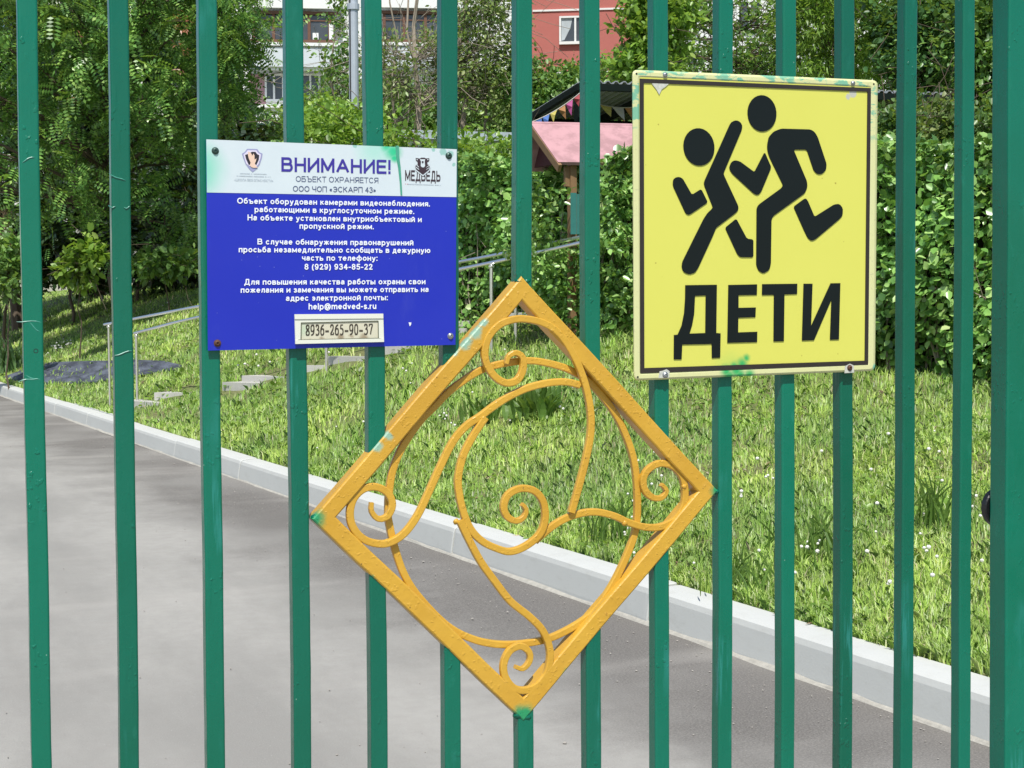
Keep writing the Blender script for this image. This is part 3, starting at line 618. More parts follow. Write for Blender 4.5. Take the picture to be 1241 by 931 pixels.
# ================================================================== SIGNS
# a plain bold stroke alphabet: every glyph is (width, base, height, strokes in a unit box)
def _arc(cx, cy, rx, ry, a0, a1, n=9):
    return [(cx+rx*math.cos(math.radians(a0+(a1-a0)*i/n)), cy+ry*math.sin(math.radians(a0+(a1-a0)*i/n))) for i in range(n+1)]
def _bowl(x0, x1, y0, y1, r=.34): ry = (y1-y0)/2; return [(x0, y1), (x1-r, y1)]+_arc(x1-r, (y0+y1)/2, r, ry, 90, -90, 7)[1:-1]+[(x1-r, y0), (x0, y0)]
_O = _arc(.5, .5, .5, .5, 90, 450, 18); _X = .73
GLY = {}
def G_(chs, W, st, base=0.0, H=1.0):
    for c_ in chs: GLY[c_] = (W, base, H, st)
def both(up, lo, Wu, Wl, st): G_(up, Wu, st); G_(lo, Wl, st, 0, _X)
both('Н', 'н', .84, .66, [[(0, 0), (0, 1)], [(1, 0), (1, 1)], [(0, .5), (1, .5)]]); both('П', 'п', .84, .64, [[(0, 0), (0, 1), (1, 1), (1, 0)]])
both('И', 'и', .86, .68, [[(0, 1), (0, 0)], [(0, .06), (1, .94)], [(1, 0), (1, 1)]]); G_('й', .68, [[(0, 1), (0, 0)], [(0, .06), (1, .94)], [(1, 0), (1, 1)], [(.22, 1.42), (.35, 1.26), (.65, 1.26), (.78, 1.42)]], 0, _X)
both('М', 'м', 1.0, .82, [[(0, 0), (0, 1)], [(0, 1), (.5, .12), (1, 1)], [(1, 1), (1, 0)]]); both('Т', 'т', .82, .62, [[(0, 1), (1, 1)], [(.5, 1), (.5, 0)]])
both('Е', '', .76, 0, [[(1, 1), (0, 1), (0, 0), (1, 0)], [(0, .52), (.9, .52)]]); G_('еe', .66, [[(0, .52), (1, .52)]+_arc(.5, .5, .5, .5, 0, 318, 14)], 0, _X)
both('О', 'оo', .98, .70, [_O]); both('С', 'с', .90, .64, [_arc(.52, .5, .52, .5, 42, 318, 14)]); both('К', 'к', .84, .64, [[(0, 0), (0, 1)], [(.95, 1), (.08, .5)], [(.30, .62), (1, 0)]])
both('В', 'в', .84, .66, [[(0, 0), (0, 1)], _bowl(0, .90, .53, 1, .26), _bowl(0, 1, 0, .53, .27)]); both('Б', '', .84, 0, [[(.9, 1), (0, 1), (0, 0)], _bowl(0, 1, 0, .58, .3)])
both('Ъ', 'ъ', 1.02, .80, [[(0, 1), (.28, 1), (.28, 0)], _bowl(.28, 1, 0, .56, .25)]); both('Ь', 'ь', .80, .62, [[(0, 1), (0, 0)], _bowl(0, 1, 0, .56, .3)]); G_('ы', .88, [[(0, 1), (0, 0)], _bowl(0, .62, 0, .56, .22), [(1, 0), (1, 1)]], 0, _X)
both('Я', 'я', .84, .64, [[(1, 0), (1, 1)], [(1-x, y) for x, y in _bowl(0, 1, .46, 1, .3)], [(.62, .46), (0, 0)]]); both('Х', 'х', .86, .62, [[(0, 0), (1, 1)], [(0, 1), (1, 0)]])
both('А', '', .98, 0, [[(0, 0), (.5, 1), (1, 0)], [(.2, .32), (.8, .32)]]); G_('а', .64, [[(.06, .80), (.25, 1), (.7, 1), (.92, .85), (.92, .12), (1, 0)], [(.92, .58), (.3, .55), (0, .40), (0, .16), (.22, 0), (.6, .03), (.9, .28)]], 0, _X)
G_('Ч', .78, [[(0, 1), (0, .62), (.15, .45), (.5, .40), (1, .48)], [(1, 1), (1, 0)]]); G_('ч', .60, [[(0, 1), (0, .62), (.15, .45), (.5, .40), (1, .48)], [(1, 1), (1, 0)]], 0, _X)
both('Э', 'э', .90, .62, [[(1-x, y) for x, y in _arc(.52, .5, .52, .5, 42, 318, 14)], [(.35, .5), (1, .5)]]); both('З', 'з', .78, .56, [[(.04, .82), (.25, 1), (.75, 1), (.93, .85), (.9, .66), (.7, .54), (.4, .53)], [(.7, .54), (1, .4), (1, .15), (.75, 0), (.25, 0), (0, .18)]])
G_('Р', .80, [[(0, 0), (0, 1)], _bowl(0, 1, .44, 1, .3)]); G_('Ш', 1.12, [[(0, 1), (0, 0), (1, 0), (1, 1)], [(.5, 0), (.5, 1)]]); G_('ш', .92, [[(0, 1), (0, 0), (1, 0), (1, 1)], [(.5, 0), (.5, 1)]], 0, _X); G_('щ', .98, [[(0, 1), (0, 0), (.92, 0), (.92, 1)], [(.46, 0), (.46, 1)], [(.92, 0), (1.0, 0), (1.0, -.30)]], 0, _X)
G_('Д', .96, [[(0, -.22), (0, 0), (1, 0), (1, -.22)], [(.16, 0), (.3, .5), (.32, 1), (.84, 1), (.84, 0)]]); G_('д', .74, [[(0, -.28), (0, 0), (1, 0), (1, -.28)], [(.18, 0), (.3, .5), (.32, 1), (.82, 1), (.82, 0)]], 0, _X); G_('Л', .86, [[(0, 0), (.15, .05), (.25, .5), (.28, 1), (1, 1), (1, 0)]]); G_('л', .66, [[(-.02, .02), (.15, .06), (.25, .5), (.28, 1), (1, 1), (1, 0)]], 0, _X)
G_('б', .68, [_arc(.5, .32, .5, .32, 90, 450, 14), [(0, .34), (.02, .62), (.18, .84), (.5, .93), (.88, 1)]], 0, 1.02); G_('г', .50, [[(0, 0), (0, 1), (1, 1)]], 0, _X)
G_('рp', .70, [[(0, 0), (0, 1)], _arc(.5, .64, .5, .36, 90, 450, 14)], -.26, _X+.26); G_('у', .66, [[(0, 1), (.5, .28)], [(1, 1), (.42, .08), (.28, 0), (.08, 0)]], -.26, _X+.26); G_('ф', .98, [[(.5, 0), (.5, 1)], _arc(.5, .5, .5, .29, 90, 450, 16)], -.26, 1.26)
G_('ж', .92, [[(.5, 0), (.5, 1)], [(0, 0), (.38, .55), (.02, 1)], [(1, 0), (.62, .55), (.98, 1)], [(.38, .55), (.62, .55)]], 0, _X); G_('ю', .98, [[(0, 0), (0, 1)], [(0, .5), (.4, .5)], _arc(.70, .5, .30, .5, 90, 450, 14)], 0, _X)
G_('h', .66, [[(0, 0), (0, 1)], [(0, .45), (.2, .68), (.7, .72), (1, .55), (1, 0)]]); G_('l', .2, [[(.5, 0), (.5, 1)]]); G_('m', 1.04, [[(0, 0), (0, 1)], [(0, .7), (.15, .98), (.4, .98), (.5, .75), (.5, 0)], [(.5, .7), (.65, .98), (.9, .98), (1, .75), (1, 0)]], 0, _X); G_('d', .68, [[(1, 0), (1, 1)], _arc(.5, .35, .5, .35, 90, 450, 14)])
G_('v', .64, [[(0, 1), (.5, 0), (1, 1)]], 0, _X); G_('s', .58, [[(.95, .82), (.7, 1), (.25, 1), (.03, .8), (.2, .58), (.8, .42), (1, .2), (.75, 0), (.28, 0), (0, .18)]], 0, _X); G_('r', .42, [[(0, 0), (0, 1)], [(0, .6), (.35, .95), (1, .98)]], 0, _X); G_('u', .64, [[(0, 1), (0, .3), (.25, 0), (.65, .02), (1, .35)], [(1, 1), (1, 0)]], 0, _X)
G_('@', 1.10, [_arc(.5, .5, .5, .5, -50, 290, 18), _arc(.48, .5, .22, .24, 90, 450, 12), [(.72, .74), (.68, .34), (.82, .26), (.98, .45)]], -.18, 1.18)
G_('0', .66, [_O]); G_('3', .66, GLY['З'][3]); G_('4', .70, [[(.72, 0), (.72, 1), (0, .3), (1, .3)]]); G_('8', .66, [_arc(.5, .77, .43, .23, 90, 450, 12), _arc(.5, .27, .5, .27, 90, 450, 12)]); G_('5', .66, [[(.92, 1), (.18, 1), (.08, .5), (.4, .62), (.8, .58), (1, .33), (.8, .05), (.4, 0), (0, .14)]])
G_('9', .66, [_arc(.5, .68, .48, .32, 0, 360, 14), [(.98, .68), (.94, .3), (.7, .03), (.35, 0), (.06, .12)]]); G_('2', .66, [[(.04, .72), (.15, .93), (.5, 1), (.88, .9), (.92, .66), (.6, .36), (.05, 0), (1, 0)]])
G_('(', .34, [[(1, 1), (.2, .72), (0, .5), (.2, .2), (1, 0)]], -.2, 1.2); G_(')', .34, [[(0, 1), (.8, .72), (1, .5), (.8, .2), (0, 0)]], -.2, 1.2); G_('-', .40, [[(0, .5), (1, .5)]], 0, .80)
G_('.', .2, [[(.5, 0), (.5, .01)]], 0, .22); G_(',', .2, [[(.5, .6), (.5, .35), (.1, -.3)]], -.04, .26); G_(':', .2, [[(.5, 0), (.5, .02)], [(.5, .98), (.5, 1)]], 0, _X); G_('!', .2, [[(.5, .34), (.5, 1)], [(.5, 0), (.5, .02)]]); G_('«', .52, [[(.45, 1), (0, .5), (.45, 0)], [(1, 1), (.55, .5), (1, 0)]], .12, .52); G_('»', .52, [[(0, 1), (.45, .5), (0, 0)], [(.55, 1), (1, .5), (.55, 0)]], .12, .52)
def text_quads(txt, w):
    """all strokes of a line of text as quads, cap height 1, pen width w"""
    x = 0.0; Q = []
    for ch in txt:
        if ch == ' ': x += .34+w*.5; continue
        W, base, H, st = GLY[ch]; ww = max(W-w, .012); hh = max(H-w, .012)
        for s_ in st:
            p = [np.array([x+w/2+a*ww, base+w/2+b_*hh]) for a, b_ in s_]
            for i in range(len(p)-1):
                d = p[i+1]-p[i]; L = np.linalg.norm(d)+1e-9; d = d/L; n_ = np.array([-d[1], d[0]])*w/2; e0 = d*w*(.5 if i == 0 else .22); e1_ = d*w*(.5 if i == len(p)-2 else .22)
                axis = abs(d[0]) < .02 or abs(d[1]) < .02
                if not axis: e0 = e0*.35 if i == 0 else e0; e1_ = e1_*.35 if i == len(p)-2 else e1_
                Q.append([p[i]-n_-e0, p[i+1]-n_+e1_, p[i+1]+n_+e1_, p[i]+n_-e0])
        x += W+.13
    return np.array(Q), x-.13
def put_text(parent, txt, x0, y0, x1, y1, cap, off, m, bold=.0, name="text_line"):
    Q, Wd = text_quads(txt, bold); P0 = gp(x0, y0, off); P1 = gp(x1, y1, off); U_ = gp((x0+x1)/2, (y0+y1)/2-cap, off)-gp((x0+x1)/2, (y0+y1)/2, off)
    V = P0+(Q[:, :, 0:1]/Wd)*(P1-P0)+Q[:, :, 1:2]*U_+NRM*(np.arange(len(Q)) % 7)[:, None, None]*.00002
    return mk(name, V.reshape(-1, 3), np.arange(len(Q)*4).reshape(-1, 4), m, parent)
def flat(parent, name, px, off, m, th=.0002):
    P_ = [gp(x, y, off) for x, y in px]; a = sum(P_)/len(P_); ar = 0
    for i in range(len(P_)): ar += np.dot(np.cross(P_[i]-a, P_[(i+1) % len(P_)]-a), NRM)
    if ar < 0: P_ = P_[::-1]
    return MB().prism(P_, NRM, th).build(name, m, parent)
def screw(parent, x, y, off, r, m, name="screw"):
    c = gp(x, y, off); b = MB(); b.lathe(c, NRM, [(r*1.25, -.0005), (r*1.25, .0008), (r, .0010), (r*.92, .0026), (r*.6, .0036), (r*.42, .0037), (r*.36, .0022), (.0003, .0020)], 16)
    o = b.build(name, m, parent, smooth_=False); return o
def ell(cx, cy, rx, ry, tilt=0, n=28):
    c, s_ = math.cos(math.radians(tilt)), math.sin(math.radians(tilt))
    return [(cx+rx*math.cos(t_)*c-ry*math.sin(t_)*s_, cy+rx*math.cos(t_)*s_+ry*math.sin(t_)*c) for t_ in np.linspace(0, 2*math.pi, n, endpoint=False)]

# ---------------- blue security notice
BO = .0075
bo_ = gp(402, 425, BO); bs = empty("security_notice", bo_, "blue and white Russian security notice with a phone plate, screwed to the left bars", "sign")
lb = lambda x, y: gp(x, y, BO)-bo_
t = NT("blue_print"); bc = t.mix(t.noise(3, 3), (.010, .018, .34), (.012, .028, .43)); bc = t.mix(t.ramp(t.noise(14, 6, .75, sc=(1, 1, .3)), .55, .8, 0, .16), bc, (.08, .10, .40)); bc = t.mix(t.ramp(t.voro(60), .03, .05, .5, 0), bc, (.25, .28, .5)); M_BLUE = t.fin(bc, t.ramp(t.noise(9, 4), .3, .7, .3, .5), 0, .4)
t = NT("white_print"); base = t.mix(t.noise(40, 4), (.52, .59, .62), (.57, .64, .66))
g1 = t.spots([(lb(235, 205), .042)], .75, .004, 30); base = t.mix(t.math('MULTIPLY', g1, .8), base, (.10, .55, .36))
g2 = t.spots([(lb(468, 178), .009), (lb(476, 184), .013), (lb(478, 192), .007)], .8, .003, 80); base = t.mix(g2, base, (.01, .46, .20))
g3 = t.spots([(lb(455, 181), .030)], .9, .006, 40); base = t.mix(t.math('MULTIPLY', g3, .45), base, (.15, .60, .42))
g4 = t.spots([(lb(537, 184), .006), (lb(546, 187), .005), (lb(525, 182), .003), (lb(300, 172), .0), (lb(430, 177), .004), (lb(550, 200), .003)], .3, .004, 120); base = t.mix(t.math('MULTIPLY', g4, .7), base, (.16, .42, .34))
M_WPR = t.fin(base, .4, 0, .4)
TLb, TRb, BRb, BLb = (250, 169), (553.5, 181), (552, 418), (252, 425)
P_ = [gp(*q, BO) for q in (BLb, BRb, TRb, TLb)]
MB().prism(P_, NRM, .0028).build("panel", M_BLUE, bs)
flat(bs, "header_print", [TLb, TRb, (553.2, 239), (250.7, 233.4)], BO+.0004, M_WPR)
def edge(px): return px
M_VIO = plain("violet_ink", (.035, .022, .26), .45, var=.06); M_NAVY = plain("navy_ink", (.05, .07, .16), .5, var=.06); M_WHI = plain("white_ink", (.72, .75, .80), .45, var=.03); M_TEALP = plain("teal_paint", (.06, .30, .20), .4, var=.2, nscale=60)
M_FAINT = plain("faint_ink", (.36, .42, .47), .5, var=.1)
T1 = BO+.0008
put_text(bs, "ВНИМАНИЕ!", 341, 208, 473.5, 211, 17.2, T1, M_VIO, .175)
put_text(bs, "ОБЪЕКТ ОХРАНЯЕТСЯ", 358.5, 220.3, 458.5, 222.2, 6.8, T1, M_NAVY, .115)
put_text(bs, "ООО ЧОП «ЭСКАРП 43»", 355, 232.2, 455.5, 233.8, 6.8, T1, M_NAVY, .135)
lines = [("Объект оборудован камерами видеонаблюдения,", 287.4, 246.9, 521, 250.4, 7.0), ("работающими в круглосуточном режиме.", 308.5, 257.2, 502, 259.6, 7.0), ("На объекте установлен внутриобъектовый и", 300, 267.2, 511, 269.4, 7.0), ("пропускной режим.", 363, 277.3, 453, 278, 7.0),
         ("В случае обнаружения правонарушений", 312, 296.4, 501, 297.6, 7.0), ("просьба незамедлительно сообщать в дежурную", 289.3, 305.9, 521.5, 306.8, 7.0), ("часть по телефону:", 366, 316, 457.5, 316.3, 7.0), ("8 (929) 934-85-22", 369, 327.0, 451.5, 327.0, 7.2),
         ("Для повышения качества работы охраны свои", 296, 345.3, 515.6, 344.6, 7.0), ("пожелания и замечания вы можете отправить на", 291.7, 355.0, 519.5, 354.0, 7.0), ("адрес электронной почты:", 346.5, 364.8, 470, 364.0, 7.0), ("help@medved-s.ru", 374, 375.2, 456, 374.6, 7.4)]
for (s_, x0, y0, x1, y1, cp) in lines: put_text(bs, s_, x0, y0, x1, y1, cp, T1, M_WHI, .185)
# shield emblem
e1 = lambda L, ox, oy, k: [(ox+x/k, oy+y/k) for x, y in L]
M_LIL = plain("lilac_ink", (.28, .29, .46), .5, var=.1); M_LIL2 = plain("pale_lilac_ink", (.62, .58, .70), .5, var=.05); M_DKI = plain("black_ink", (.018, .014, .02), .5, var=.1); M_PEACH = plain("peach_ink", (.70, .50, .38), .5, var=.1); M_BRI = plain("dark_brown_ink", (.035, .018, .025), .5, var=.1)
emb = flat(bs, "shield_emblem", e1([(455, 45), (685, 50), (730, 120), (803, 155), (790, 250), (740, 400), (660, 510), (580, 575), (500, 500), (420, 390), (365, 250), (338, 155), (400, 120)], 275, 178, 18.6), T1, M_LIL)
flat(emb, "inner_field", e1([(470, 78), (665, 82), (705, 140), (768, 175), (755, 260), (712, 390), (640, 480), (560, 470), (440, 385), (395, 250), (375, 172), (420, 140)], 275, 178, 18.6), T1+.0003, M_LIL2)
flat(emb, "dark_field", e1([(410, 182), (480, 162), (565, 112), (645, 115), (680, 165), (728, 190), (718, 290), (662, 412), (630, 380), (560, 380), (495, 410), (430, 270)], 275, 178, 18.6), T1+.0006, M_DKI)
flat(emb, "hand_mark", e1([(478, 110), (522, 122), (550, 155), (572, 205), (600, 150), (622, 200), (622, 290), (668, 262), (650, 335), (630, 370), (650, 430), (700, 470), (610, 475), (560, 462), (515, 420), (535, 360), (492, 262), (475, 190)], 275, 178, 18.6), T1+.0009, M_PEACH)
def tiny(parent, x0, y0, x1, y1, h, m, seed):        # illegibly small print: broken strokes
    g = np.random.default_rng(seed); x = x0; b = MB()
    while x < x1:
        w = g.uniform(.5, 1.1); y = y0+(y1-y0)*(x-x0)/(x1-x0)
        if g.random() > .12: b.prism([gp(x, y, T1), gp(x+w, y, T1), gp(x+w, y-h*g.uniform(.6, 1), T1), gp(x, y-h, T1)], NRM, .0002)
        x += w+.45
    b.build("small_print", m, parent)
tiny(bs, 291, 210.8, 323, 211.8, 1.1, M_FAINT, 1); tiny(bs, 287, 213.8, 327.5, 215, 1.2, M_FAINT, 2)
put_text(bs, "«ШКОЛА БЕЗ ОПАСНОСТИ»", 284, 219.3, 331, 220.6, 2.9, T1, M_FAINT, .12)
# bear emblem and lettering
put_text(bs, "МЕДВЕДЬ", 491, 219.2, 533.8, 220.2, 13.0, T1, M_BRI, .17)
K2 = 16.62
bw = flat(bs, "bear_emblem", e1([(310, 340), (330, 150), (600, 150), (630, 345), (600, 425), (475, 528), (330, 415)], 484, 182, K2), T1+.0003, M_WPR)
flat(bw, "bear_head", e1([(328, 158), (372, 165), (415, 172), (440, 152), (505, 152), (532, 168), (600, 163), (606, 200), (590, 236), (566, 242), (566, 290), (600, 300), (614, 350), (590, 402), (475, 497), (345, 397), (320, 345), (335, 297), (370, 290), (364, 236), (335, 215)], 484, 182, K2), T1+.0006, M_BRI)
flat(bw, "muzzle", e1([(412, 185), (520, 185), (510, 230), (518, 320), (495, 347), (455, 347), (430, 320), (436, 230)], 484, 182, K2), T1+.0009, M_WPR)
flat(bw, "nose", e1([(453, 222), (488, 222), (488, 255), (470, 268), (453, 255)], 484, 182, K2), T1+.0012, M_BRI)
for sx in ([(350, 290), (398, 340), (392, 350), (343, 305)], [(335, 335), (402, 388), (394, 398), (328, 350)], [(600, 300), (548, 340), (540, 352), (606, 315)], [(606, 345), (545, 385), (538, 398), (606, 360)], [(345, 180), (372, 185), (368, 205), (350, 202)], [(562, 180), (588, 182), (580, 205), (566, 200)]):
    flat(bw, "fur_stripe", e1(sx, 484, 182, K2), T1+.0009, M_WPR)
M_RINK = plain("red_ink", (.5, .12, .15), .5); tiny(bs, 491, 223.6, 494, 223.7, 1.1, M_RINK, 3); tiny(bs, 494.5, 223.7, 534, 225, 1.0, M_FAINT, 4)
# paint run down the header
flat(bs, "paint_drip", [(479.5, 176.6), (483.3, 176.8), (484, 190), (485.6, 203), (486.6, 218), (487.6, 236.5), (485.5, 236.5), (484.6, 222), (482.6, 204), (480.2, 190)], T1+.0004, M_TEALP, .0005)
flat(bs, "paint_chip", [(444, 391.5), (448, 391), (447, 394), (445.8, 396)] if False else [(495.2, 390.8), (498.6, 391), (498, 394), (496.6, 395.6)], T1, M_WHI)
M_SCR = plain("zinc_screw", (.40, .41, .42), .35, .9, var=.25, nscale=200); M_RUST = plain("rusty_screw", (.11, .05, .03), .7, .3, var=.4, nscale=300); M_GSCR = plain("painted_screw", (.05, .09, .075), .35, .5, var=.4, nscale=200)
screw(bs, 260.8, 183, BO, .0042, M_GSCR); screw(bs, 543.7, 189, BO, .0042, M_GSCR); screw(bs, 263.4, 416, BO, .0042, M_RUST); screw(bs, 545.8, 407.3, BO, .0038, M_SCR)
# phone number plate
M_IVORY = plain("ivory_plastic", (.66, .67, .57), .4, var=.05, nscale=8)
t = NT("label_card"); n = t.noise(60, 5, .7); cx_ = t.mix(n, (.52, .50, .36), (.60, .57, .44))
st = t.spots([(lb(412, 409), .007), (lb(425, 407), .005), (lb(440, 410), .008), (lb(390, 411), .006), (lb(375, 411), .004)], .5, .004, 150); cx_ = t.mix(t.math('MULTIPLY', st, .75), cx_, (.20, .13, .06))
st2 = t.spots([(lb(368, 400), .011)], .7, .003, 60); cx_ = t.mix(t.math('MULTIPLY', st2, .5), cx_, (.35, .52, .36)); M_CARD = t.fin(cx_, .5)
NO = BO+.006
o = MB().prism([gp(358, 417, NO-.003), gp(465.5, 414.5, NO-.003), gp(464.5, 380.2, NO-.003), gp(357, 381, NO-.003)], NRM, .0035).build("number_plate", M_IVORY, bs)
flat(o, "card", [(365, 391.3), (458, 389), (458.6, 410), (365, 412)], NO-.0022, M_CARD, .0006)
fr_px = [[(357, 381), (464.5, 380.2), (464.6, 386), (357.3, 387)], [(357.3, 387.2), (464.6, 386.2), (458.2, 388.6), (364.8, 391)], [(357.3, 387.2), (364.8, 391), (364.6, 412), (358, 413)], [(458.2, 388.6), (464.6, 386.2), (465.2, 410.5), (458.8, 409.8)], [(358, 412.3), (465.2, 410.3), (465.5, 414.5), (358, 417)]]
for i, q in enumerate(fr_px): flat(o, "frame_strip", q, NO+(.0 if i in (0, 4) else -.0012), M_IVORY, .0025 if i in (0, 4) else .0015)
M_GAP = plain("groove_dirt", (.09, .10, .06), .9)  # dark tone for the lines along the card's edges
for q in ([(365, 390.9), (458, 388.7), (458, 389.6), (365, 391.9)], [(364.6, 391), (365.6, 391), (365.3, 412), (364.2, 412)], [(457.9, 389), (458.8, 389), (459.2, 410), (458.2, 410)], [(362, 411.6), (458.8, 409.6), (458.8, 410.5), (360, 412.8)]): flat(o, "groove", q, NO-.0010, M_GAP, .0004)
# serif digits: thick and thin strokes
def digit(ch):
    S = {'8': [[(.5, 1), (.22, .93), (.2, .72), (.5, .53), (.82, .3), (.78, .07), (.5, 0), (.2, .07), (.18, .3), (.5, .53), (.78, .74), (.76, .93), (.5, 1)]],
         '9': [[(.82, .65), (.76, .93), (.5, 1), (.2, .9), (.16, .65), (.24, .42), (.5, .38), (.76, .46), (.82, .65), (.78, .3), (.56, .08), (.2, .0)]],
         '3': [[(.18, .84), (.3, .97), (.5, 1), (.74, .92), (.74, .7), (.56, .56), (.38, .54)], [(.56, .56), (.82, .42), (.82, .18), (.6, .02), (.32, .0), (.16, .08)]],
         '6': [[(.8, 1), (.44, .88), (.2, .6), (.18, .32), (.26, .07), (.5, 0), (.76, .08), (.84, .32), (.76, .56), (.5, .62), (.26, .54), (.18, .34)]],
         '2': [[(.18, .76), (.28, .95), (.5, 1), (.74, .92), (.78, .7), (.6, .44), (.34, .2), (.18, .05)], [(.18, .03), (.8, .03), (.86, .22)]],
         '5': [[(.78, .98), (.32, .98), (.26, .6)], [(.26, .6), (.5, .62), (.76, .5), (.82, .3), (.72, .08), (.46, .0), (.18, .05)]],
         '0': [[(.5, 1), (.26, .9), (.17, .5), (.26, .1), (.5, 0), (.74, .1), (.83, .5), (.74, .9), (.5, 1)]],
         '7': [[(.18, .82), (.2, .97), (.84, .97), (.62, .5), (.44, .0)]], '-': [[(.12, .36), (.88, .36)]]}
    return S[ch]
b = MB(); tx = "8936-265-90-37"; x = 370.2; wd = 82.3/len(tx)
for i, ch in enumerate(tx):
    for st in digit(ch):
        pts = [np.array(p) for p in st]
        if len(pts) > 3: pts = catmull(pts, .12)
        for p, q in zip(pts[:-1], pts[1:]):
            d = q-p; L = np.linalg.norm(d); th = .06+.11*abs(d[1])/(L+1e-6)*(1 if ch != '-' else 0)+(.04 if ch == '-' else 0); nn_ = np.array([-d[1]*.72, d[0]])/(L+1e-9)*th/1.0; ee = d/(L+1e-9)*.02
            qd = [p-nn_-ee, q-nn_+ee, q+nn_+ee, p+nn_-ee]
            def mp_(v): xx = x+wd*(i+v[0]*.93); yb = 406.4-(xx-370)/82*1.3; return gp(xx, yb-v[1]*12.0, NO-.0019+.00001*(i % 3))
            b.prism([mp_(v) for v in qd], NRM, .0002)
b.build("number_print", plain("brown_ink", (.055, .045, .03), .6), o)

# ---------------- yellow children sign
YO = .011
yo = gp(915, 455, YO); ysn = empty("children_sign", yo, "yellow sign with two black running children and the word ДЕТИ, screwed to the right bars", "sign")
ly = lambda x, y: gp(x, y, YO)-yo
t = NT("yellow_enamel"); c = t.mix(t.noise(4, 4), (.575, .57, .095), (.615, .61, .115)); v = t.spots([(ly(x, y), r) for x, y, r in ((798.5, 151, .0018), (787, 131, .0012), (997, 216, .0016), (1013, 222, .0020), (1023, 293, .0016), (795, 319, .0018), (802, 413, .0015), (972, 431, .0018), (1016, 429, .0015), (803, 335, .0014), (783, 200, .0014))], .5, .0012, 300)
c = t.mix(v, c, (.28, .22, .03)); w_ = t.spots([(ly(797, 104), .006), (ly(799, 110), .004), (ly(1034, 113), .008), (ly(1028, 117), .005)], .25, .004, 150); c = t.mix(w_, c, (.45, .45, .38))
gsp = [(ly(x, y), r) for x, y, r in ((893, 449, .015), (884, 456, .014), (900, 441, .011), (905, 434, .007), (880, 450, .011), (908, 455, .011), (897, 455, .012), (890, 444, .008))]
gg = t.spots(gsp, .9, .0015, 120); c = t.mix(gg, c, (.03, .36, .10)); hal = t.spots([(ly(886, 448), .030)], .95, .004, 50); c = t.mix(t.math('MULTIPLY', hal, .28), c, (.12, .48, .12)); M_YEL = t.fin(c, .42, 0, .4)
t = NT("yellow_rim"); c = t.mix(t.noise(30, 5, .65), (.56, .57, .26), (.62, .62, .33)); gr = t.noise(95, 5, .7)
sep = t.n.new("ShaderNodeSeparateXYZ"); t.l.new(t.co, sep.inputs[0]); topm = t.ramp(sep.outputs[2], .385, .41)
c = t.mix(t.ramp(t.noise(160, 4, .7), .60, .68, 0, .45), c, (.34, .33, .20))
chip = t.math('MULTIPLY', t.ramp(t.noise(26, 5, .7, sc=(1, 1, 2.4)), .50, .56), topm); c = t.mix(t.math('MULTIPLY', chip, .9), c, (.13, .40, .27))
c = t.mix(t.spots([(ly(1061, 445), .006), (ly(1063, 200), .0)], .5, .003, 200), c, (.2, .5, .35)); c = t.mix(t.spots(gsp, .9, .003, 90), c, (.03, .36, .10)); M_RIM = t.fin(c, .5)
M_BLKP = plain("black_enamel", (.008, .0115, .0115), .3, var=.15, nscale=6, spec=.15)
M_BORD = plain("brown_black_enamel", (.022, .016, .012), .5, var=.3, nscale=50)
def rrect(cs, r, n=5):                               # rounded quadrilateral in px
    out = []; m_ = len(cs)
    for i in range(m_):
        p0, p1, p2 = map(np.array, (cs[i-1], cs[i], cs[(i+1) % m_])); a = p1+(p0-p1)/np.linalg.norm(p0-p1)*r; c_ = p1+(p2-p1)/np.linalg.norm(p2-p1)*r
        for t_ in np.linspace(0, 1, n): out.append(tuple((1-t_)**2*a+2*t_*(1-t_)*p1+t_*t_*c_))
    return out
cY = [(766, 84.5), (1063.8, 97.5), (1060.5, 449.5), (768, 461.5)]
def inset(cs, k): cen = np.mean(np.array(cs), 0); o_ = []; 
outer = rrect(cY, 7); 
def shrink(cs, d):
    P4 = [np.array(q, float) for q in cs]; return [tuple(q) for q in offs(P4, -d)]
rows = [(outer, -.008), (outer, -.003), (rrect(shrink(cY, .9), 6), -.0012), (rrect(shrink(cY, 2.4), 5.5), 0.0), (rrect(shrink(cY, 6.8), 3), .0), (rrect(shrink(cY, 8.6), 3), -.0012)]
V = []; n = len(outer)
for L, q in rows: V += [gp(x, y, YO+q) for x, y in L]
Fc = [(r*n+k, (r+1)*n+k, (r+1)*n+(k+1) % n, r*n+(k+1) % n) for r in range(len(rows)-1) for k in range(n)]; Fc.append(tuple(range(n)))
mk("rim", V, Fc, M_RIM, ysn)
pn = shrink(cY, 8.5)
flat(ysn, "panel", rrect(pn, 3), YO-.0012, M_YEL, .004)
bo4 = [(775.5, 95.3), (1055.6, 106.8), (1052.2, 442), (776, 452.5)]; bi4 = [(780.3, 100.5), (1051.6, 111.2), (1048.2, 437.2), (781, 446.2)]
for i in range(4):
    j = (i+1) % 4; flat(ysn, "border_strip", [bo4[i], bo4[j], bi4[j], bi4[i]], YO+.0003, M_BORD, .0018)
f5 = lambda L: [(760+x/4.003, 80+y/4.003) for x, y in L]
YT = YO+.0002
def rounded(L, it=1):                                # soften a traced outline a little
    P_ = [np.array(p, float) for p in L]
    for _ in range(it):
        Q = []
        for i in range(len(P_)):
            a, b_ = P_[i], P_[(i+1) % len(P_)]; l = np.linalg.norm(b_-a); k = min(.25, 6/l) if l > 0 else .25; Q += [a+(b_-a)*k, b_-(b_-a)*k]
        P_ = Q
    return P_
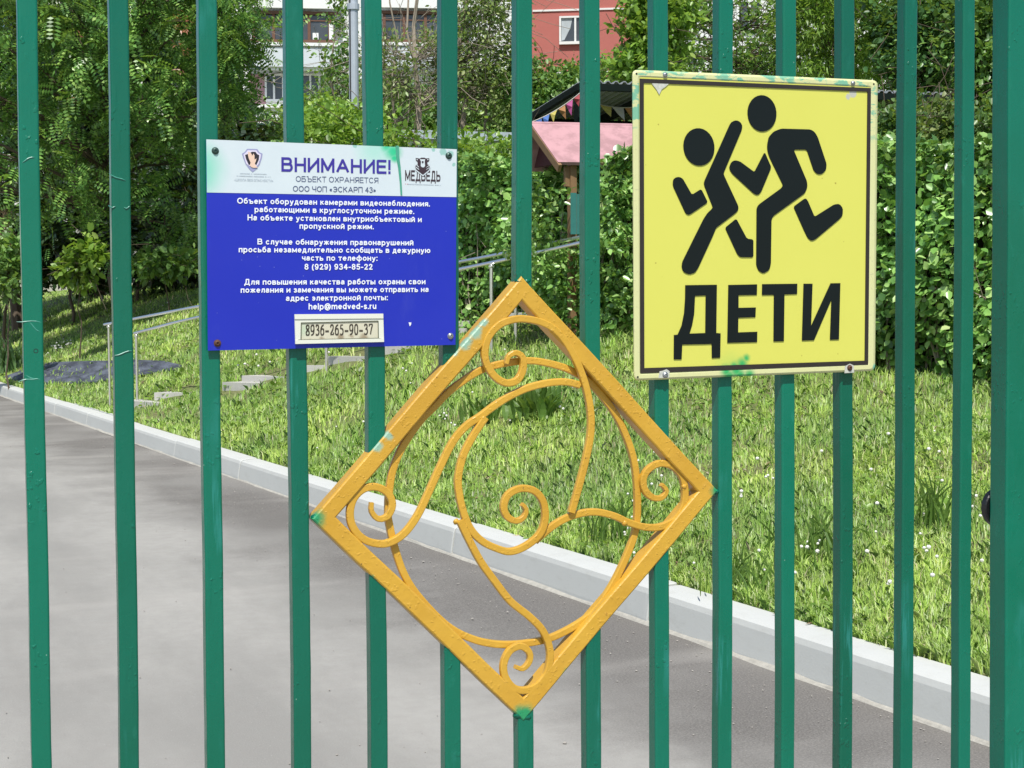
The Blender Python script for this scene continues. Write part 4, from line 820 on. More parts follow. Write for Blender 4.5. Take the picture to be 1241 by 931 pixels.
c1 = flat(ysn, "running_child", f5(rounded([(500, 282), (510, 270), (530, 263), (550, 272), (560, 292), (556, 312), (469, 518), (470, 530), (540, 680), (540, 698), (528, 713), (432, 786), (414, 830), (345, 980), (330, 1003), (302, 1012), (275, 1001), (265, 978), (268, 952), (325, 836), (372, 742), (392, 712), (412, 694), (416, 684), (373, 575), (375, 560)])), YT, M_BLKP, .001)
flat(c1, "head", f5(ell(349, 393, 75, 91.5, -8)), YT, M_BLKP, .001)
flat(c1, "forearm", f5(rounded([(222, 580), (224, 552), (236, 541), (252, 538), (270, 546), (315, 625), (360, 597), (392, 662), (310, 718), (298, 723), (285, 716)])), YT, M_BLKP, .001)
flat(c1, "rear_leg", f5(rounded([(476, 785), (530, 741), (582, 838), (613, 842), (613, 928), (550, 928), (536, 915)])), YT, M_BLKP, .001)
c2 = flat(ysn, "running_child", f5(rounded([(680, 385), (688, 345), (712, 318), (748, 304), (890, 308), (910, 320), (925, 345), (968, 475), (966, 503), (947, 524), (925, 526), (906, 508), (872, 406), (808, 406), (873, 560), (875, 588), (862, 618), (710, 728), (701, 744), (698, 960), (690, 990), (663, 1007), (640, 996), (627, 968), (629, 690), (640, 672), (750, 592), (757, 578), (690, 440), (681, 410)])), YT, M_BLKP, .001)
flat(c2, "head", f5(ell(655, 230, 70, 88.5, -4)), YT, M_BLKP, .001)
flat(c2, "forearm", f5(rounded([(495, 497), (505, 468), (522, 457), (548, 463), (618, 515), (668, 418), (700, 492), (650, 612), (636, 627), (618, 622), (510, 522)])), YT, M_BLKP, .001)
flat(c2, "rear_leg", f5(rounded([(808, 683), (865, 641), (876, 652), (910, 732), (1005, 672), (1030, 669), (1047, 690), (1046, 725), (1030, 744), (912, 843), (895, 849), (878, 836), (860, 800)])), YT, M_BLKP, .001)
Lm = lambda L: [(760+x/4.003, 280+y/4.003) for x, y in L]
flat(ysn, "letter", Lm([(283, 263), (436, 261), (433, 495), (454, 497), (452, 615), (412, 617), (411, 548), (382, 549), (380, 495), (382, 313), (330, 315), (326, 400), (316, 455), (303, 498), (380, 495.1), (382, 549.1), (268, 551), (265, 623), (227, 623), (228, 505), (246, 503), (265, 460), (277, 400), (282, 330)]), YT, M_BLKP, .001)
flat(ysn, "letter", Lm([(492, 262), (631, 259), (630, 310), (541, 312), (541, 373), (625, 371), (623, 418), (540, 421), (539, 492), (632, 489), (631, 539), (487, 543)]), YT, M_BLKP, .001)
flat(ysn, "letter", Lm([(656, 258), (826, 256), (825, 306), (764, 308), (761, 535), (711, 536), (713, 310), (655, 311)]), YT, M_BLKP, .001)
flat(ysn, "letter", Lm([(857, 256), (900, 256), (893, 462), (988, 254), (1035, 253), (1028, 527), (985, 528), (992, 332), (907, 530), (849, 532)]), YT, M_BLKP, .001)
for (x, y, m_, r) in ((806, 91, M_SCR, .0034), (1033.5, 101, M_SCR, .0034), (806, 454.5, M_SCR, .0042), (1029.5, 446, M_RUST, .0042)): screw(ysn, x, y, YO, r, m_)
for (x, y) in ((771.5, 89.5), (1059, 102), (773, 457)):
    MB().lathe(gp(x, y, YO+.0002), NRM, [(.0016, -.001), (.0016, .0002), (.0002, .0003)], 10).build("hole", M_BLK, ysn)
M_BARE = plain("bare_white_patch", (.47, .48, .42), .6, var=.45, nscale=220)
flat(ysn, "bare_patch", [(798, 458.3), (799.5, 450), (803, 449.5), (808, 447.5), (811.5, 450), (811, 457.8)], YO+.0006, M_BARE, .0005)
flat(ysn, "bare_patch", [(1023.5, 452.4), (1024, 444), (1030, 440.8), (1034.8, 443), (1035.2, 451.7)], YO+.0006, M_BARE, .0005)
flat(ysn, "bare_patch", [(790, 101.5), (793, 100), (811, 101.2), (807, 105), (802, 108.5), (799, 115), (796, 109)], YO+.0002, M_BARE, .0012)

# ================================================================== VEGETATION
def unit(a): return a/(np.linalg.norm(a, axis=-1, keepdims=True)+1e-9)
def make_leaves(pos, dirs, nrm, size, T, Fq, wscale=None):
    """copies of a leaf template (across, along, up) set at pos, pointing along dirs"""
    dirs = unit(dirs); side = unit(np.cross(dirs, nrm)); up = np.cross(side, dirs); n = len(pos); k = len(T)
    w = np.ones(n) if wscale is None else wscale
    V = pos[:, None, :]+size[:, None, None]*(T[None, :, 0:1]*(side*w[:, None])[:, None, :]+T[None, :, 1:2]*dirs[:, None, :]+T[None, :, 2:3]*up[:, None, :])
    Fc = Fq[None]+(np.arange(n)*k)[:, None, None]; return V.reshape(-1, 3), Fc.reshape(-1, Fq.shape[1])
T_OVAL = np.array([(0, 0, 0), (.27, .28, .05), (.24, .66, .06), (0, 1, -.04), (-.24, .66, .06), (-.27, .28, .05)]); F_OVAL = np.array([(0, 1, 2, 3), (0, 3, 4, 5)])
T_DIA = np.array([(0, 0, 0), (.28, .45, .07), (0, 1, -.03), (-.28, .45, .07)]); F_DIA = np.array([(0, 1, 2, 3)])
T_NAR = np.array([(0, 0, 0), (.12, .4, .03), (0, 1, -.08), (-.12, .4, .03)])
def pinnate(pairs=6, w=.105, l=.27):
    T = []; Fq = []
    for i in range(pairs):
        y = .16+.80*i/pairs; L = l*(1-.35*abs(i/pairs-.45))
        for s_ in (1, -1):
            b = len(T); T += [(0.01*s_, y, -.10*y*y), (s_*L*.5, y+w*.75, .02-.10*y*y), (s_*L, y+w*.3, -.03-.10*y*y), (s_*L*.5, y-w*.35, .0-.10*y*y)]; Fq.append((b, b+1, b+2, b+3))
    b = len(T); T += [(0, .93, -.10), (w*.6, 1.02, -.11), (0, 1.17, -.14), (-w*.6, 1.02, -.11)]; Fq.append((b, b+1, b+2, b+3)); return np.array(T), np.array(Fq)
T_PIN, F_PIN = pinnate()
def lobes_sample(lobes, n, g, shell=.5):
    vol = np.array([l[1][0]*l[1][1]*l[1][2] for l in lobes])**.8; idx = g.choice(len(lobes), n, p=vol/vol.sum()); v = unit(g.normal(size=(n, 3)))
    r = g.random(n)**(1/3.0*(1-shell)+.12); c = np.array([l[0] for l in lobes])[idx]; R_ = np.array([l[1] for l in lobes])[idx]; return c+v*r[:, None]*R_, v
def foliage(name, parent, lobes, m, seed, clusters=500, per=24, csize=.28, leaf=.08, kind='oval', droop=.25, shell=.5, flat_=.6, gap=None, toward=0.0):
    g = np.random.default_rng(seed); cpos, cdir = lobes_sample(lobes, clusters, g, shell)
    # irregular gaps: drop clusters where a coarse wave field is low
    w = np.sin(cpos[:, 0]*2.3+seed)+np.sin(cpos[:, 1]*1.9+seed*2)+np.sin(cpos[:, 2]*3.1+seed*3)+np.sin((cpos[:, 0]+cpos[:, 2])*4.7)
    keep = w > (-9 if gap is None else gap); cpos = cpos[keep]; cdir = cdir[keep]; n = len(cpos)*per
    out = unit(cdir+g.normal(0, .5, cdir.shape)+np.array([0, 0, .1])); cp = np.repeat(cpos, per, 0); od = np.repeat(out, per, 0); tt = g.random(n)
    pos = cp+od*(tt[:, None]-.4)*csize*1.6+g.normal(0, csize*.33, (n, 3))*np.array([1, 1, .75]); d = unit(od*.8+g.normal(0, .75, (n, 3))+np.array([0, 0, -droop]))
    nr = unit(g.normal(0, flat_, (n, 3))+np.array([0, 0, 1.0])+od*.35); sz = leaf*g.uniform(.6, 1.25, n)
    T, Fq = {'oval': (T_OVAL, F_OVAL), 'dia': (T_DIA, F_DIA), 'nar': (T_NAR, F_DIA), 'pin': (T_PIN, F_PIN)}[kind]
    V, Fc = make_leaves(pos, d, nr, sz, T, Fq); return mk(name, V, Fc, m, parent), cpos
def tube_path(a, b, g, bend=.12, n=6):
    a = np.asarray(a, float); b = np.asarray(b, float); L = np.linalg.norm(b-a); ts = np.linspace(0, 1, n); w = g.normal(0, bend*L*.25, (n, 3)); w[0] = 0; w[-1] = 0
    return [a+(b-a)*t_+w[i]+np.array([0, 0, L*bend*math.sin(math.pi*t_)*.5]) for i, t_ in enumerate(ts)]
def limbs(parent, base, top, cpos, m, seed, r0=.09, nlimb=26, ntwig=2, name="trunk", lname="branch", bend=.12, stems=None):
    g = np.random.default_rng(seed); b = MB(); stems = stems or [(base, top, r0)]
    paths = []
    for (s0, s1, r) in stems:
        P_ = tube_path(s0, s1, g, .05, 9); b.tube(P_, list(np.linspace(r, r*.3, 9)), 7); paths.append((P_, r))
    b.build(name, m, parent); lb_ = MB(); sel = cpos[g.choice(len(cpos), min(nlimb, len(cpos)), replace=False)]
    for c in sel:
        P_, r = paths[g.integers(len(paths))]; k = min(range(2, 9), key=lambda i: abs(P_[i][2]-(c[2]-.45*np.linalg.norm(c[:2]-P_[i][:2])))); Q = tube_path(P_[k], c, g, bend, 6); rr_ = r*.32*(1-.07*k); lb_.tube(Q, list(np.linspace(rr_, rr_*.22, 6)), 5)
        for _ in range(ntwig):
            i = g.integers(2, 5); e = c+g.normal(0, .35, 3); lb_.tube(tube_path(Q[i], e, g, .1, 4), list(np.linspace(rr_*.4, .004, 4)), 4)
    lb_.build(lname, m, parent)
M_BARK = plain("bark_brown", (.10, .075, .05), .9, var=.4, nscale=14, bumpd=.01); M_BARKG = plain("bark_grey", (.26, .22, .165), .85, var=.35, nscale=14, bumpd=.008)
t = NT("bark_birch"); bz = t.noise(6, 4, .7, sc=(1, 1, 3)); M_BIRCH = t.fin(t.mix(t.ramp(bz, .5, .58), (.55, .56, .54), (.07, .07, .065)), .7)
L_DARK = leafmat("leaf_dark", [(0, (0.040, 0.106, 0.031)), (.5, (0.071, 0.177, 0.050)), (.85, (0.121, 0.256, 0.064)), (1, (0.199, 0.355, 0.085))], .25)
L_MID = leafmat("leaf_mid", [(0, (0.076, 0.168, 0.041)), (.5, (0.139, 0.281, 0.066)), (.85, (0.224, 0.393, 0.094)), (1, (0.355, 0.525, 0.168))], .3)
L_BRIGHT = leafmat("leaf_bright", [(0, (0.121, 0.243, 0.034)), (.5, (0.207, 0.364, 0.052)), (.85, (0.294, 0.486, 0.078)), (1, (0.450, 0.589, 0.139))], .35)
L_GREY = leafmat("leaf_greyish", [(0, (0.106, 0.169, 0.054)), (.5, (0.195, 0.293, 0.080)), (.85, (0.320, 0.409, 0.133)), (1, (0.498, 0.550, 0.249))], .3)
L_HEDGE = leafmat("leaf_hedge", [(0, (0.067, 0.165, 0.041)), (.35, (0.143, 0.311, 0.067)), (.7, (0.265, 0.488, 0.111)), (.95, (0.443, 0.666, 0.221)), (1, (0.538, 0.640, 0.282))], .22, .34, .25)
L_SHADE = leafmat("leaf_deep", [(0, (.012, .03, .010)), (.6, (.018, .045, .013)), (1, (.035, .08, .02))], .08)  # near-black leaves: shade of the tree depths put into the colour
L_FROND = leafmat("leaf_frond", [(0, (0.057, 0.147, 0.036)), (.5, (0.139, 0.310, 0.066)), (.85, (0.261, 0.474, 0.098)), (1, (0.458, 0.653, 0.196))], .28, .35)
L_RED = leafmat("leaf_redtip", [(0, (.30, .09, .05)), (1, (.36, .16, .10))], .2)
def lobe(px, py, Z, rx, rz=None, ry=None): return (at(px, py, Z), (rx, ry or rx, rz or rx))   # crown lobe: centre and radii in metres
def tree(name, label, base_px, Z, lobes, leafm, seed, cat="tree", group=None, bark=None, r0=.09, top=None, nlimb=26, stems=None, ntwig=2, bend=.12, parts=("crown", "trunk", "branch"), **kw):
    p = at(base_px, 300, Z); z = float(terrain(p[0], p[1])); base = np.array([p[0], p[1], z-.1]); r = empty(name, base, label, cat, group)
    fo, cpos = foliage(parts[0], r, lobes, leafm, seed, **kw)
    tp = top if top is not None else sum(l[0] for l in lobes)/len(lobes)+np.array([0, 0, max(l[1][2] for l in lobes)*.6])
    limbs(r, base, tp, cpos, bark or M_BARK, seed+100, r0, nlimb, ntwig, parts[1], parts[2], bend, stems and [(base+np.array(o_), at(x, y, zz), rr_) for (o_, x, y, zz, rr_) in stems])
    return r
GT = "trees and tall shrubs beyond the hedge"
# big feathery-leaved tree on the left and ones behind it with shade painted into their leaves
tree("locust_tree", "big feathery leaved tree filling the upper left, its dark inner branches drooping to the lawn", 150, 25.5,
     [lobe(30, 40, 24, 1.7, 1.5), lobe(120, 70, 23.5, 1.6, 1.4), lobe(210, 60, 23.5, 1.35, 1.3), lobe(70, 190, 24.5, 1.3, 1.2), lobe(160, 200, 25.5, 1.2, 1.3), lobe(215, 200, 24.5, .75, 1.5), lobe(120, -60, 24, 2.6, 1.6), lobe(-60, 120, 24, 1.6, 1.8), lobe(190, 290, 26, .6, .45), lobe(228, 250, 25, .45, .9)],
     L_FROND, 21, clusters=1000, per=6, csize=.40, leaf=.38, kind='pin', droop=.45, shell=.5, gap=-1.4, r0=.16, nlimb=50, top=at(120, -80, 24.5))
tree("locust_tree", "feathery leaved branches reaching over the pale balconies, right side of the leafy mass", 245, 24.5,
     [lobe(262, 30, 23, .62, .6), lobe(285, 55, 22.8, .42, .42), lobe(300, 10, 22.5, .5, .4), lobe(275, 115, 23.3, .42, .42), lobe(310, 35, 22.6, .32, .3), lobe(250, -60, 23, 1.3, .8)],
     L_FROND, 22, clusters=300, per=7, csize=.26, leaf=.30, kind='pin', droop=.5, shell=.3, gap=-1.3, r0=.09, nlimb=40, top=at(262, -60, 23.2))
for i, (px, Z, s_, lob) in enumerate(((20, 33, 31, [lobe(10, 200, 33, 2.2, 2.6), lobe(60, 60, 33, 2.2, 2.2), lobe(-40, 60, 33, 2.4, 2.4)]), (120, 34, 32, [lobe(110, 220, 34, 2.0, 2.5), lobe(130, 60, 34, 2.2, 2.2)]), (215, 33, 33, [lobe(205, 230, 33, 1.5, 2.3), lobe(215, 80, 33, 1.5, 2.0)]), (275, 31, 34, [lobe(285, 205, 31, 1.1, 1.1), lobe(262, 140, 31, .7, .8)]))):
    tree("dark_tree", ["dark dense tree standing behind the feathery tree at the far left edge", "dark dense tree behind the feathery tree between the two leftmost bars", "dark dense tree behind the feathery tree beside the blue notice", "low dark tree below the pale balconies behind the blue notice"][i], px, Z, lob, L_SHADE, s_, group="dark trees behind the feathery tree",
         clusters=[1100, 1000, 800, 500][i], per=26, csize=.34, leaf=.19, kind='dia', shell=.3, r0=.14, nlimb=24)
for i, (px, Z) in enumerate(((5, 29.5), (85, 29), (165, 29), (240, 28.5))):  # understory added as dark fill, shade in its leaf colour
    tree("dark_shrub", ["dark shrub in deep shade behind the iris leaves", "dark shrub in deep shade behind the birch trunk", "dark shrub in deep shade under the drooping fronds", "dark shrub in deep shade beside the blue notice's left edge"][i], px, Z, [lobe(px, 285, Z, .95, .8), lobe(px+25, 325, Z, .8, .35), lobe(px-15, 240, Z+.6, .9, .8)], L_SHADE, 35+i, cat="shrub", group="dark shrubs under the feathery tree", clusters=300, per=22, csize=.24, leaf=.16, kind='dia', shell=.3, r0=.04, nlimb=14, parts=("crown", "stem", "twig"))
# reddish young shoots and a dry patch
rd_ = empty("red_shoots", at(88, 55, 21.9), "small reddish young shoots high in the feathery tree", "leaves")
foliage("shoots", rd_, [lobe(98, 46, 21.8, .1), lobe(219, 28, 21.6, .14, .2), lobe(217, 60, 21.6, .1, .1), lobe(88, 118, 22.6, .08), lobe(213, 84, 21.7, .06)], L_RED, 41, clusters=16, per=6, csize=.06, leaf=.07, kind='nar')[0]['kind'] = 'stuff'
# birch sapling trunk
p = ground_hit(69, 338); br = empty("birch_tree", p, "slender white barked birch trunk in the shade between the two leftmost bars", "tree")
tp_ = at(64, 60, 24.3); g_ = np.random.default_rng(3); P_ = tube_path(p-np.array([0, 0, .1]), tp_, g_, .02, 9); MB().tube(P_, list(np.linspace(.062, .03, 9)), 10).build("trunk", M_BIRCH, br)
foliage("crown", br, [lobe(66, 130, 24.5, .7, 1.1), lobe(92, 255, 24.2, .34, .5), lobe(60, 250, 24.6, .3, .4)], L_MID, 43, clusters=90, per=22, csize=.2, leaf=.075, kind='oval', gap=-1)
# shrubs round the lamp post, left of it yellowish leaves in front of the balconies
tree("shrub", "airy yellowish green shrub climbing in front of the pale balconies, left of the lamp post", 400, 22, [lobe(405, 110, 22, .48, .62), lobe(418, 50, 22, .22, .5), lobe(385, 140, 22, .40, .36), lobe(412, 10, 22, .16, .3)], L_MID, 51, cat="shrub", group=GT, clusters=190, per=16, csize=.2, leaf=.085, gap=-1.2, r0=.035, nlimb=40, parts=("crown", "stem", "twig"), bark=M_BARKG)
tree("twiggy_tree", "twiggy pale trunked tree with thin greyish leaves, right of the lamp post", 508, 21, [lobe(480, 90, 21, .58, .75), lobe(530, 80, 21.4, .5, .9), lobe(505, 10, 21.4, .7, .7), lobe(560, 110, 21.6, .5, .5)], L_GREY, 52, group=GT, clusters=360, per=19, csize=.22, leaf=.07, gap=-1.0, shell=.15, r0=.055, nlimb=95, ntwig=3, bark=M_BARKG,
     stems=[((0, 0, 0), 505, -70, 21.2, .06), ((.12, .1, 0), 496, -60, 21.4, .035), ((-.1, .1, 0), 470, -40, 21, .03)])
tree("twiggy_tree", "twiggy pale trunked tree with thin greyish leaves beside the tall bar above the diamond", 560, 21.6, [lobe(570, 70, 21.6, .55, .9), lobe(610, 90, 21.6, .5, .8), lobe(590, 0, 21.6, .6, .7)], L_GREY, 53, group=GT, clusters=360, per=19, csize=.22, leaf=.07, gap=-1.0, shell=.15, r0=.055, nlimb=90, ntwig=3, bark=M_BARKG,
     stems=[((0, 0, 0), 556, -70, 21.6, .06), ((.15, .1, 0), 566, -60, 21.6, .04), ((.1, .1, 0), 600, -30, 21.6, .03)])
for i, (px, lob, sd_) in enumerate(((390, [lobe(395, 165, 25, .75, .5)], 61), (480, [lobe(470, 150, 25, .9, .55), lobe(440, 150, 25, .6, .5)], 62), (575, [lobe(560, 148, 25, 1.0, .6)], 63), (640, [lobe(640, 135, 25, .8, .6), lobe(610, 135, 25.5, .7, .6)], 64))):
    tree("dense_shrub", ["low dense shrub under the balconies left of the lamp post", "dense green shrub behind the first twiggy tree", "dense green shrub behind the second twiggy tree", "dense green shrub beside the pavilion's slanting eave"][i], px, 26, lob, L_MID, sd_, cat="shrub", group="dense shrubs behind the twiggy trees", clusters=360, per=20, csize=.28, leaf=.10, kind='dia', r0=.05, parts=("crown", "stem", "twig"))
tree("broadleaf_tree", "dense leafy tree below the red building, left of the pavilion", 665, 21.5, [lobe(672, 118, 21.5, .50, .36), lobe(634, 95, 21.5, .26, .40), lobe(705, 105, 21.3, .30, .30), lobe(722, 85, 21.4, .16, .22)], L_MID, 54, group=GT, clusters=330, per=22, csize=.2, leaf=.085, r0=.06)
tree("broadleaf_tree", "bright broad leaved tree overhanging the pavilion roof, left of the yellow sign", 775, 18.6, [lobe(778, 50, 18.4, .27, .40), lobe(785, 85, 18.4, .36, .26), lobe(748, 86, 18.4, .17, .15), lobe(786, 0, 18.5, .24, .3), lobe(800, 20, 18.5, .4, .7)], L_BRIGHT, 55, group=GT, clusters=270, per=22, csize=.17, leaf=.10, r0=.07, nlimb=34)
tree("branchy_tree", "open branched tree showing the whitish building through its leaves above the yellow sign", 880, 21, [lobe(840, 70, 21, .5, .34), lobe(905, 80, 21, .55, .30), lobe(830, 10, 21, .45, .4), lobe(945, 30, 21, .35, .6), lobe(880, 20, 21, .5, .35)], L_MID, 56, group=GT, clusters=200, per=18, csize=.2, leaf=.085, gap=-.9, shell=.2, r0=.08, nlimb=60, ntwig=3)
tree("willow_tree", "dense pale green narrow leaved tree above the right half of the yellow sign", 1010, 20, [lobe(985, 40, 20, .6, .75), lobe(1050, 55, 20, .5, .7), lobe(1010, -30, 20, .8, .6)], L_BRIGHT, 57, group=GT, clusters=560, per=22, csize=.22, leaf=.11, kind='nar', droop=.7, r0=.09)
tree("dark_leaved_tree", "dark leaved tree between the two bars right of the yellow sign", 1125, 19, [lobe(1130, 60, 19, .62, .80), lobe(1095, 30, 19.4, .4, .7)], L_DARK, 58, group=GT, clusters=420, per=20, csize=.22, leaf=.10, r0=.09)
tree("broadleaf_tree", "green broad leaved tree at the far right beside the wide gate stile", 1205, 18, [lobe(1200, 50, 18, .55, .8), lobe(1240, 100, 18, .5, .6), lobe(1190, 120, 18, .35, .35)], L_MID, 59, group=GT, clusters=480, per=20, csize=.2, leaf=.10, r0=.08)
for i, (px, py, Z, rx, rz, lm, sd_) in enumerate(((1082, 158, 13.6, .24, .2, L_MID, 71), (1140, 160, 13.6, .42, .24, L_GREY, 72), (1190, 158, 13.4, .35, .26, L_MID, 73), (1120, 140, 15, .3, .16, L_DARK, 74))):
    tree("low_shrub", ["low leafy shrub over the hedge beside the yellow sign's right edge", "low greyish shrub over the hedge between the right bars", "low leafy shrub over the hedge beside the wide stile", "low dark shrub in front of the pavilion eave right of the yellow sign"][i], px, Z, [lobe(px, py, Z, rx, rz), lobe(px+10, py+30, Z, rx, rz)], lm, sd_, cat="shrub", group="low shrubs over the hedge", clusters=150, per=20, csize=.12, leaf=.07, r0=.03, nlimb=16, parts=("crown", "stem", "twig"))
# backing rows far behind, closing the views through the gaps
for i, (px, Z, lob) in enumerate(((450, 40, [lobe(450, 180, 40, 3.2, 1.7)]), (600, 40, [lobe(600, 175, 40, 3.2, 1.9)]), (780, 36, [lobe(780, 160, 36, 3.4, 1.5)]), (1020, 34, [lobe(990, 110, 34, 2.6, 3.0), lobe(1080, 60, 34, 2.6, 3.2)]), (1200, 32, [lobe(1180, 70, 32, 2.4, 3.4), lobe(1260, 80, 32, 2.0, 3.0)]))):
    tree("far_tree", ["far tree behind the blue notice's right end", "far tree low behind the twiggy trees", "far tree behind the pavilion", "tall far tree behind the narrow leaved tree", "tall far tree behind the right bars"][i], px, Z, lob, L_MID, 80+i, group="far trees in front of the buildings", clusters=600, per=24, csize=.45, leaf=.17, kind='dia', shell=.4, r0=.14)
# rounded bright bush behind the blue notice and beside the diamond's top
tree("bright_bush", "bright yellow green bush rising between the blue notice and the bar above the diamond", 540, 15.0, [lobe(420, 178, 15.6, .62, .40), lobe(500, 196, 15.2, .6, .30), lobe(575, 199, 14.8, .55, .28), lobe(625, 203, 14.4, .4, .26), lobe(390, 160, 16, .35, .3)], L_BRIGHT, 60, cat="bush", clusters=520, per=22, csize=.17, leaf=.075, shell=.6, r0=.04, nlimb=30, parts=("crown", "stem", "twig"))

# ------------------------------------------------------------------ clipped hedge
hz = [(330, 17.0, 178), (420, 15.6, 190), (560, 13.9, 190), (640, 13.2, 193), (700, 12.6, 200), (800, 11.9, 186), (900, 11.3, 180), (1060, 10.5, 178), (1200, 10.0, 174), (1330, 9.6, 172)]
hp = []
for (px, Z, ty) in hz: q = at(px, ty, Z); hp.append((q[0], q[1], q[2]))
hp = np.array(hp); seg = np.linalg.norm(np.diff(hp[:, :2], axis=0), axis=1); cum = np.concatenate([[0], np.cumsum(seg)]); HL = cum[-1]
def hpos(s_): return np.stack([np.interp(s_, cum, hp[:, k]) for k in range(3)], -1)
hd = hpos(np.array([HL]))-hpos(np.array([0.0])); hdir = hd[0]/np.linalg.norm(hd[0]); hb = np.array([-hdir[1], hdir[0], 0]); hb = hb if hb @ CF > 0 else -hb; hb /= np.linalg.norm(hb)
hroot = empty("hedge", (hp[5][0], hp[5][1], float(terrain(hp[5][0], hp[5][1]))), "long clipped green hedge with sunlit top running behind the lawn bank", "hedge")
g = np.random.default_rng(77); N = 60000; s_ = g.uniform(0, HL, N); face = g.random(N); q = hpos(s_); gz = terrain(q[:, 0], q[:, 1])
dep = np.where(face < .62, np.abs(g.normal(0, .13, N)), g.uniform(0, 1.0, N)); hh = q[:, 2]-gz; fz = np.where(face < .62, g.random(N)**.9, np.where(face < .86, 1-np.abs(g.normal(0, .05, N)), g.random(N)))
lump = .09*np.sin(s_*3.1+fz*4)+.06*np.sin(s_*7.3-fz*9)+.05*np.sin(s_*1.3)
topl = .05*np.sin(s_*2.2+dep*3)+.03*np.sin(s_*6.1); slope = np.where(fz < .25, (.25-fz)*.5, 0)
pos = np.stack([q[:, 0], q[:, 1], gz+fz*(hh+topl)], -1)+hb*(dep+lump+slope*.6-.05)[:, None]
cA = at(698, 240, 12.6); fz2 = fz; n = len(pos)
outw = -hb+np.zeros((n, 3)); outw[:, 2] = np.where(fz2 > .9, 1.2, .15); dirs = unit(outw*.5+g.normal(0, .7, (n, 3))+np.array([0, 0, -.35])); nr = unit(outw+g.normal(0, .55, (n, 3))+np.array([0, 0, .5]))
V, Fc = make_leaves(pos, dirs, nr, g.uniform(.034, .084, n), T_OVAL, F_OVAL, g.uniform(1.0, 1.7, n)); mk("leaf_mass", V, Fc, L_HEDGE, hroot)
foliage("leaf_clump", hroot, [lobe(663, 262, 12.25, .13, .36), lobe(640, 300, 12.3, .2, .5), lobe(690, 345, 12.45, .26, .36), lobe(742, 250, 12.1, .15, .34), lobe(755, 330, 12.1, .3, .5)], L_HEDGE, 78, clusters=260, per=16, csize=.09, leaf=.06, shell=.6)
b = MB()
for i in range(420):                                 # woody stems and bare twigs
    s0 = g.uniform(0, HL); a = hpos(np.array([s0]))[0]; z0 = float(terrain(a[0], a[1])); a = a.copy(); top = a[2]; a[2] = z0-.05; a += hb*g.uniform(.02, .7)
    e = a+np.array([0, 0, (top-z0)*g.uniform(.55, 1.04)])+hdir*g.normal(0, .22)-hb*g.uniform(-.1, .12)
    if abs((e-cA) @ hdir) < .1: continue
    b.tube(tube_path(a, e, g, .06, 5), list(np.linspace(.010, .004, 5)), 4)
    for _ in range(2):
        m_ = a+(e-a)*g.uniform(.3, .9); b.tube([m_, m_+g.normal(0, .13, 3)+np.array([0, 0, .08])-hb*.05], [.004, .002], 3)
b.build("twig_mass", M_BARKG, hroot)
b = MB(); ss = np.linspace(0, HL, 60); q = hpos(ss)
for i in range(59):                                  # added near-black filler standing for the shade between the leaves
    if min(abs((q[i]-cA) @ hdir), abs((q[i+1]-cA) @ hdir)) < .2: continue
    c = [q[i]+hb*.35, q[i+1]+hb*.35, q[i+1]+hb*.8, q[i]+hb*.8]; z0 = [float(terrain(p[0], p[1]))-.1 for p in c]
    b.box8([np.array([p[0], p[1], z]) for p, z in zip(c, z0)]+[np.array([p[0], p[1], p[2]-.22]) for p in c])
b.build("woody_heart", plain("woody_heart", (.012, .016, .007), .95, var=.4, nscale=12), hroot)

# ------------------------------------------------------------------ plants along the left
def rosette(label, px, py, n, L, m, seed, w=.14, name="iris_plant"):
    p = ground_hit(px, py); g = np.random.default_rng(seed); r = empty(name, p, label, "plant"); b = MB()
    for i in range(n):
        az = g.uniform(0, 2*math.pi); o_ = p+np.array([g.normal(0, .09), g.normal(0, .09), 0]); l = L*g.uniform(.6, 1.1); lean = g.uniform(.1, .55); d = np.array([math.cos(az), math.sin(az), 0]); sd_ = np.array([-d[1], d[0], 0]); V = []
        for s_ in np.linspace(0, 1, 6): c = o_+d*l*lean*s_*s_+np.array([0, 0, l*(s_-.35*lean*s_*s_)]); hw = l*w*.5*(math.sin(math.pi*(.12+.86*s_))); V += [c-sd_*hw, c+np.array([0, 0, -.004])+d*.006, c+sd_*hw]
        b.add(V, [(k*3+q_, k*3+q_+1, k*3+q_+4, k*3+q_+3) for k in range(5) for q_ in range(2)])
    b.build("leaf_blades", m, r); return r
L_IRIS = leafmat("leaf_iris", [(0, (0.142, 0.270, 0.106)), (1, (0.241, 0.398, 0.170))], .25)
rosette("clump of broad upright iris leaves at the far left beside the kerb", 10, 452, 46, .62, L_IRIS, 5)
rosette("smaller clump of sword shaped leaves higher up the bank at the far left", -2, 392, 24, .55, L_IRIS, 6)
L_WEED = leafmat("leaf_weed", [(0, (.10, .20, .04)), (1, (.22, .36, .08))], .3)
rosette("broad leaved weed tuft in the lawn seen through the upper part of the diamond", 655, 507, 60, .26, L_WEED, 7, w=.30, name="weed_plant")
rosette("low broad leaved weed in the lawn under the blue notice's right corner", 590, 512, 30, .2, L_WEED, 8, w=.30, name="weed_plant")
rosette("tuft of long dark grass blades below the yellow sign's left half", 985, 682, 40, .24, L_WEED, 9, w=.06, name="grass_tuft")
rosette("tuft of long dark grass blades beside the kerb between the bars at the lower right", 900, 715, 50, .17, L_WEED, 10, w=.06, name="grass_tuft")
rosette("tuft of long grass blades growing at the kerb behind the diamond's right side", 752, 655, 60, .22, L_WEED, 11, w=.055, name="grass_tuft")
rosette("tuft of tall pale grass blades between the two rightmost bars", 1130, 640, 50, .24, L_WEED, 12, w=.05, name="grass_tuft")
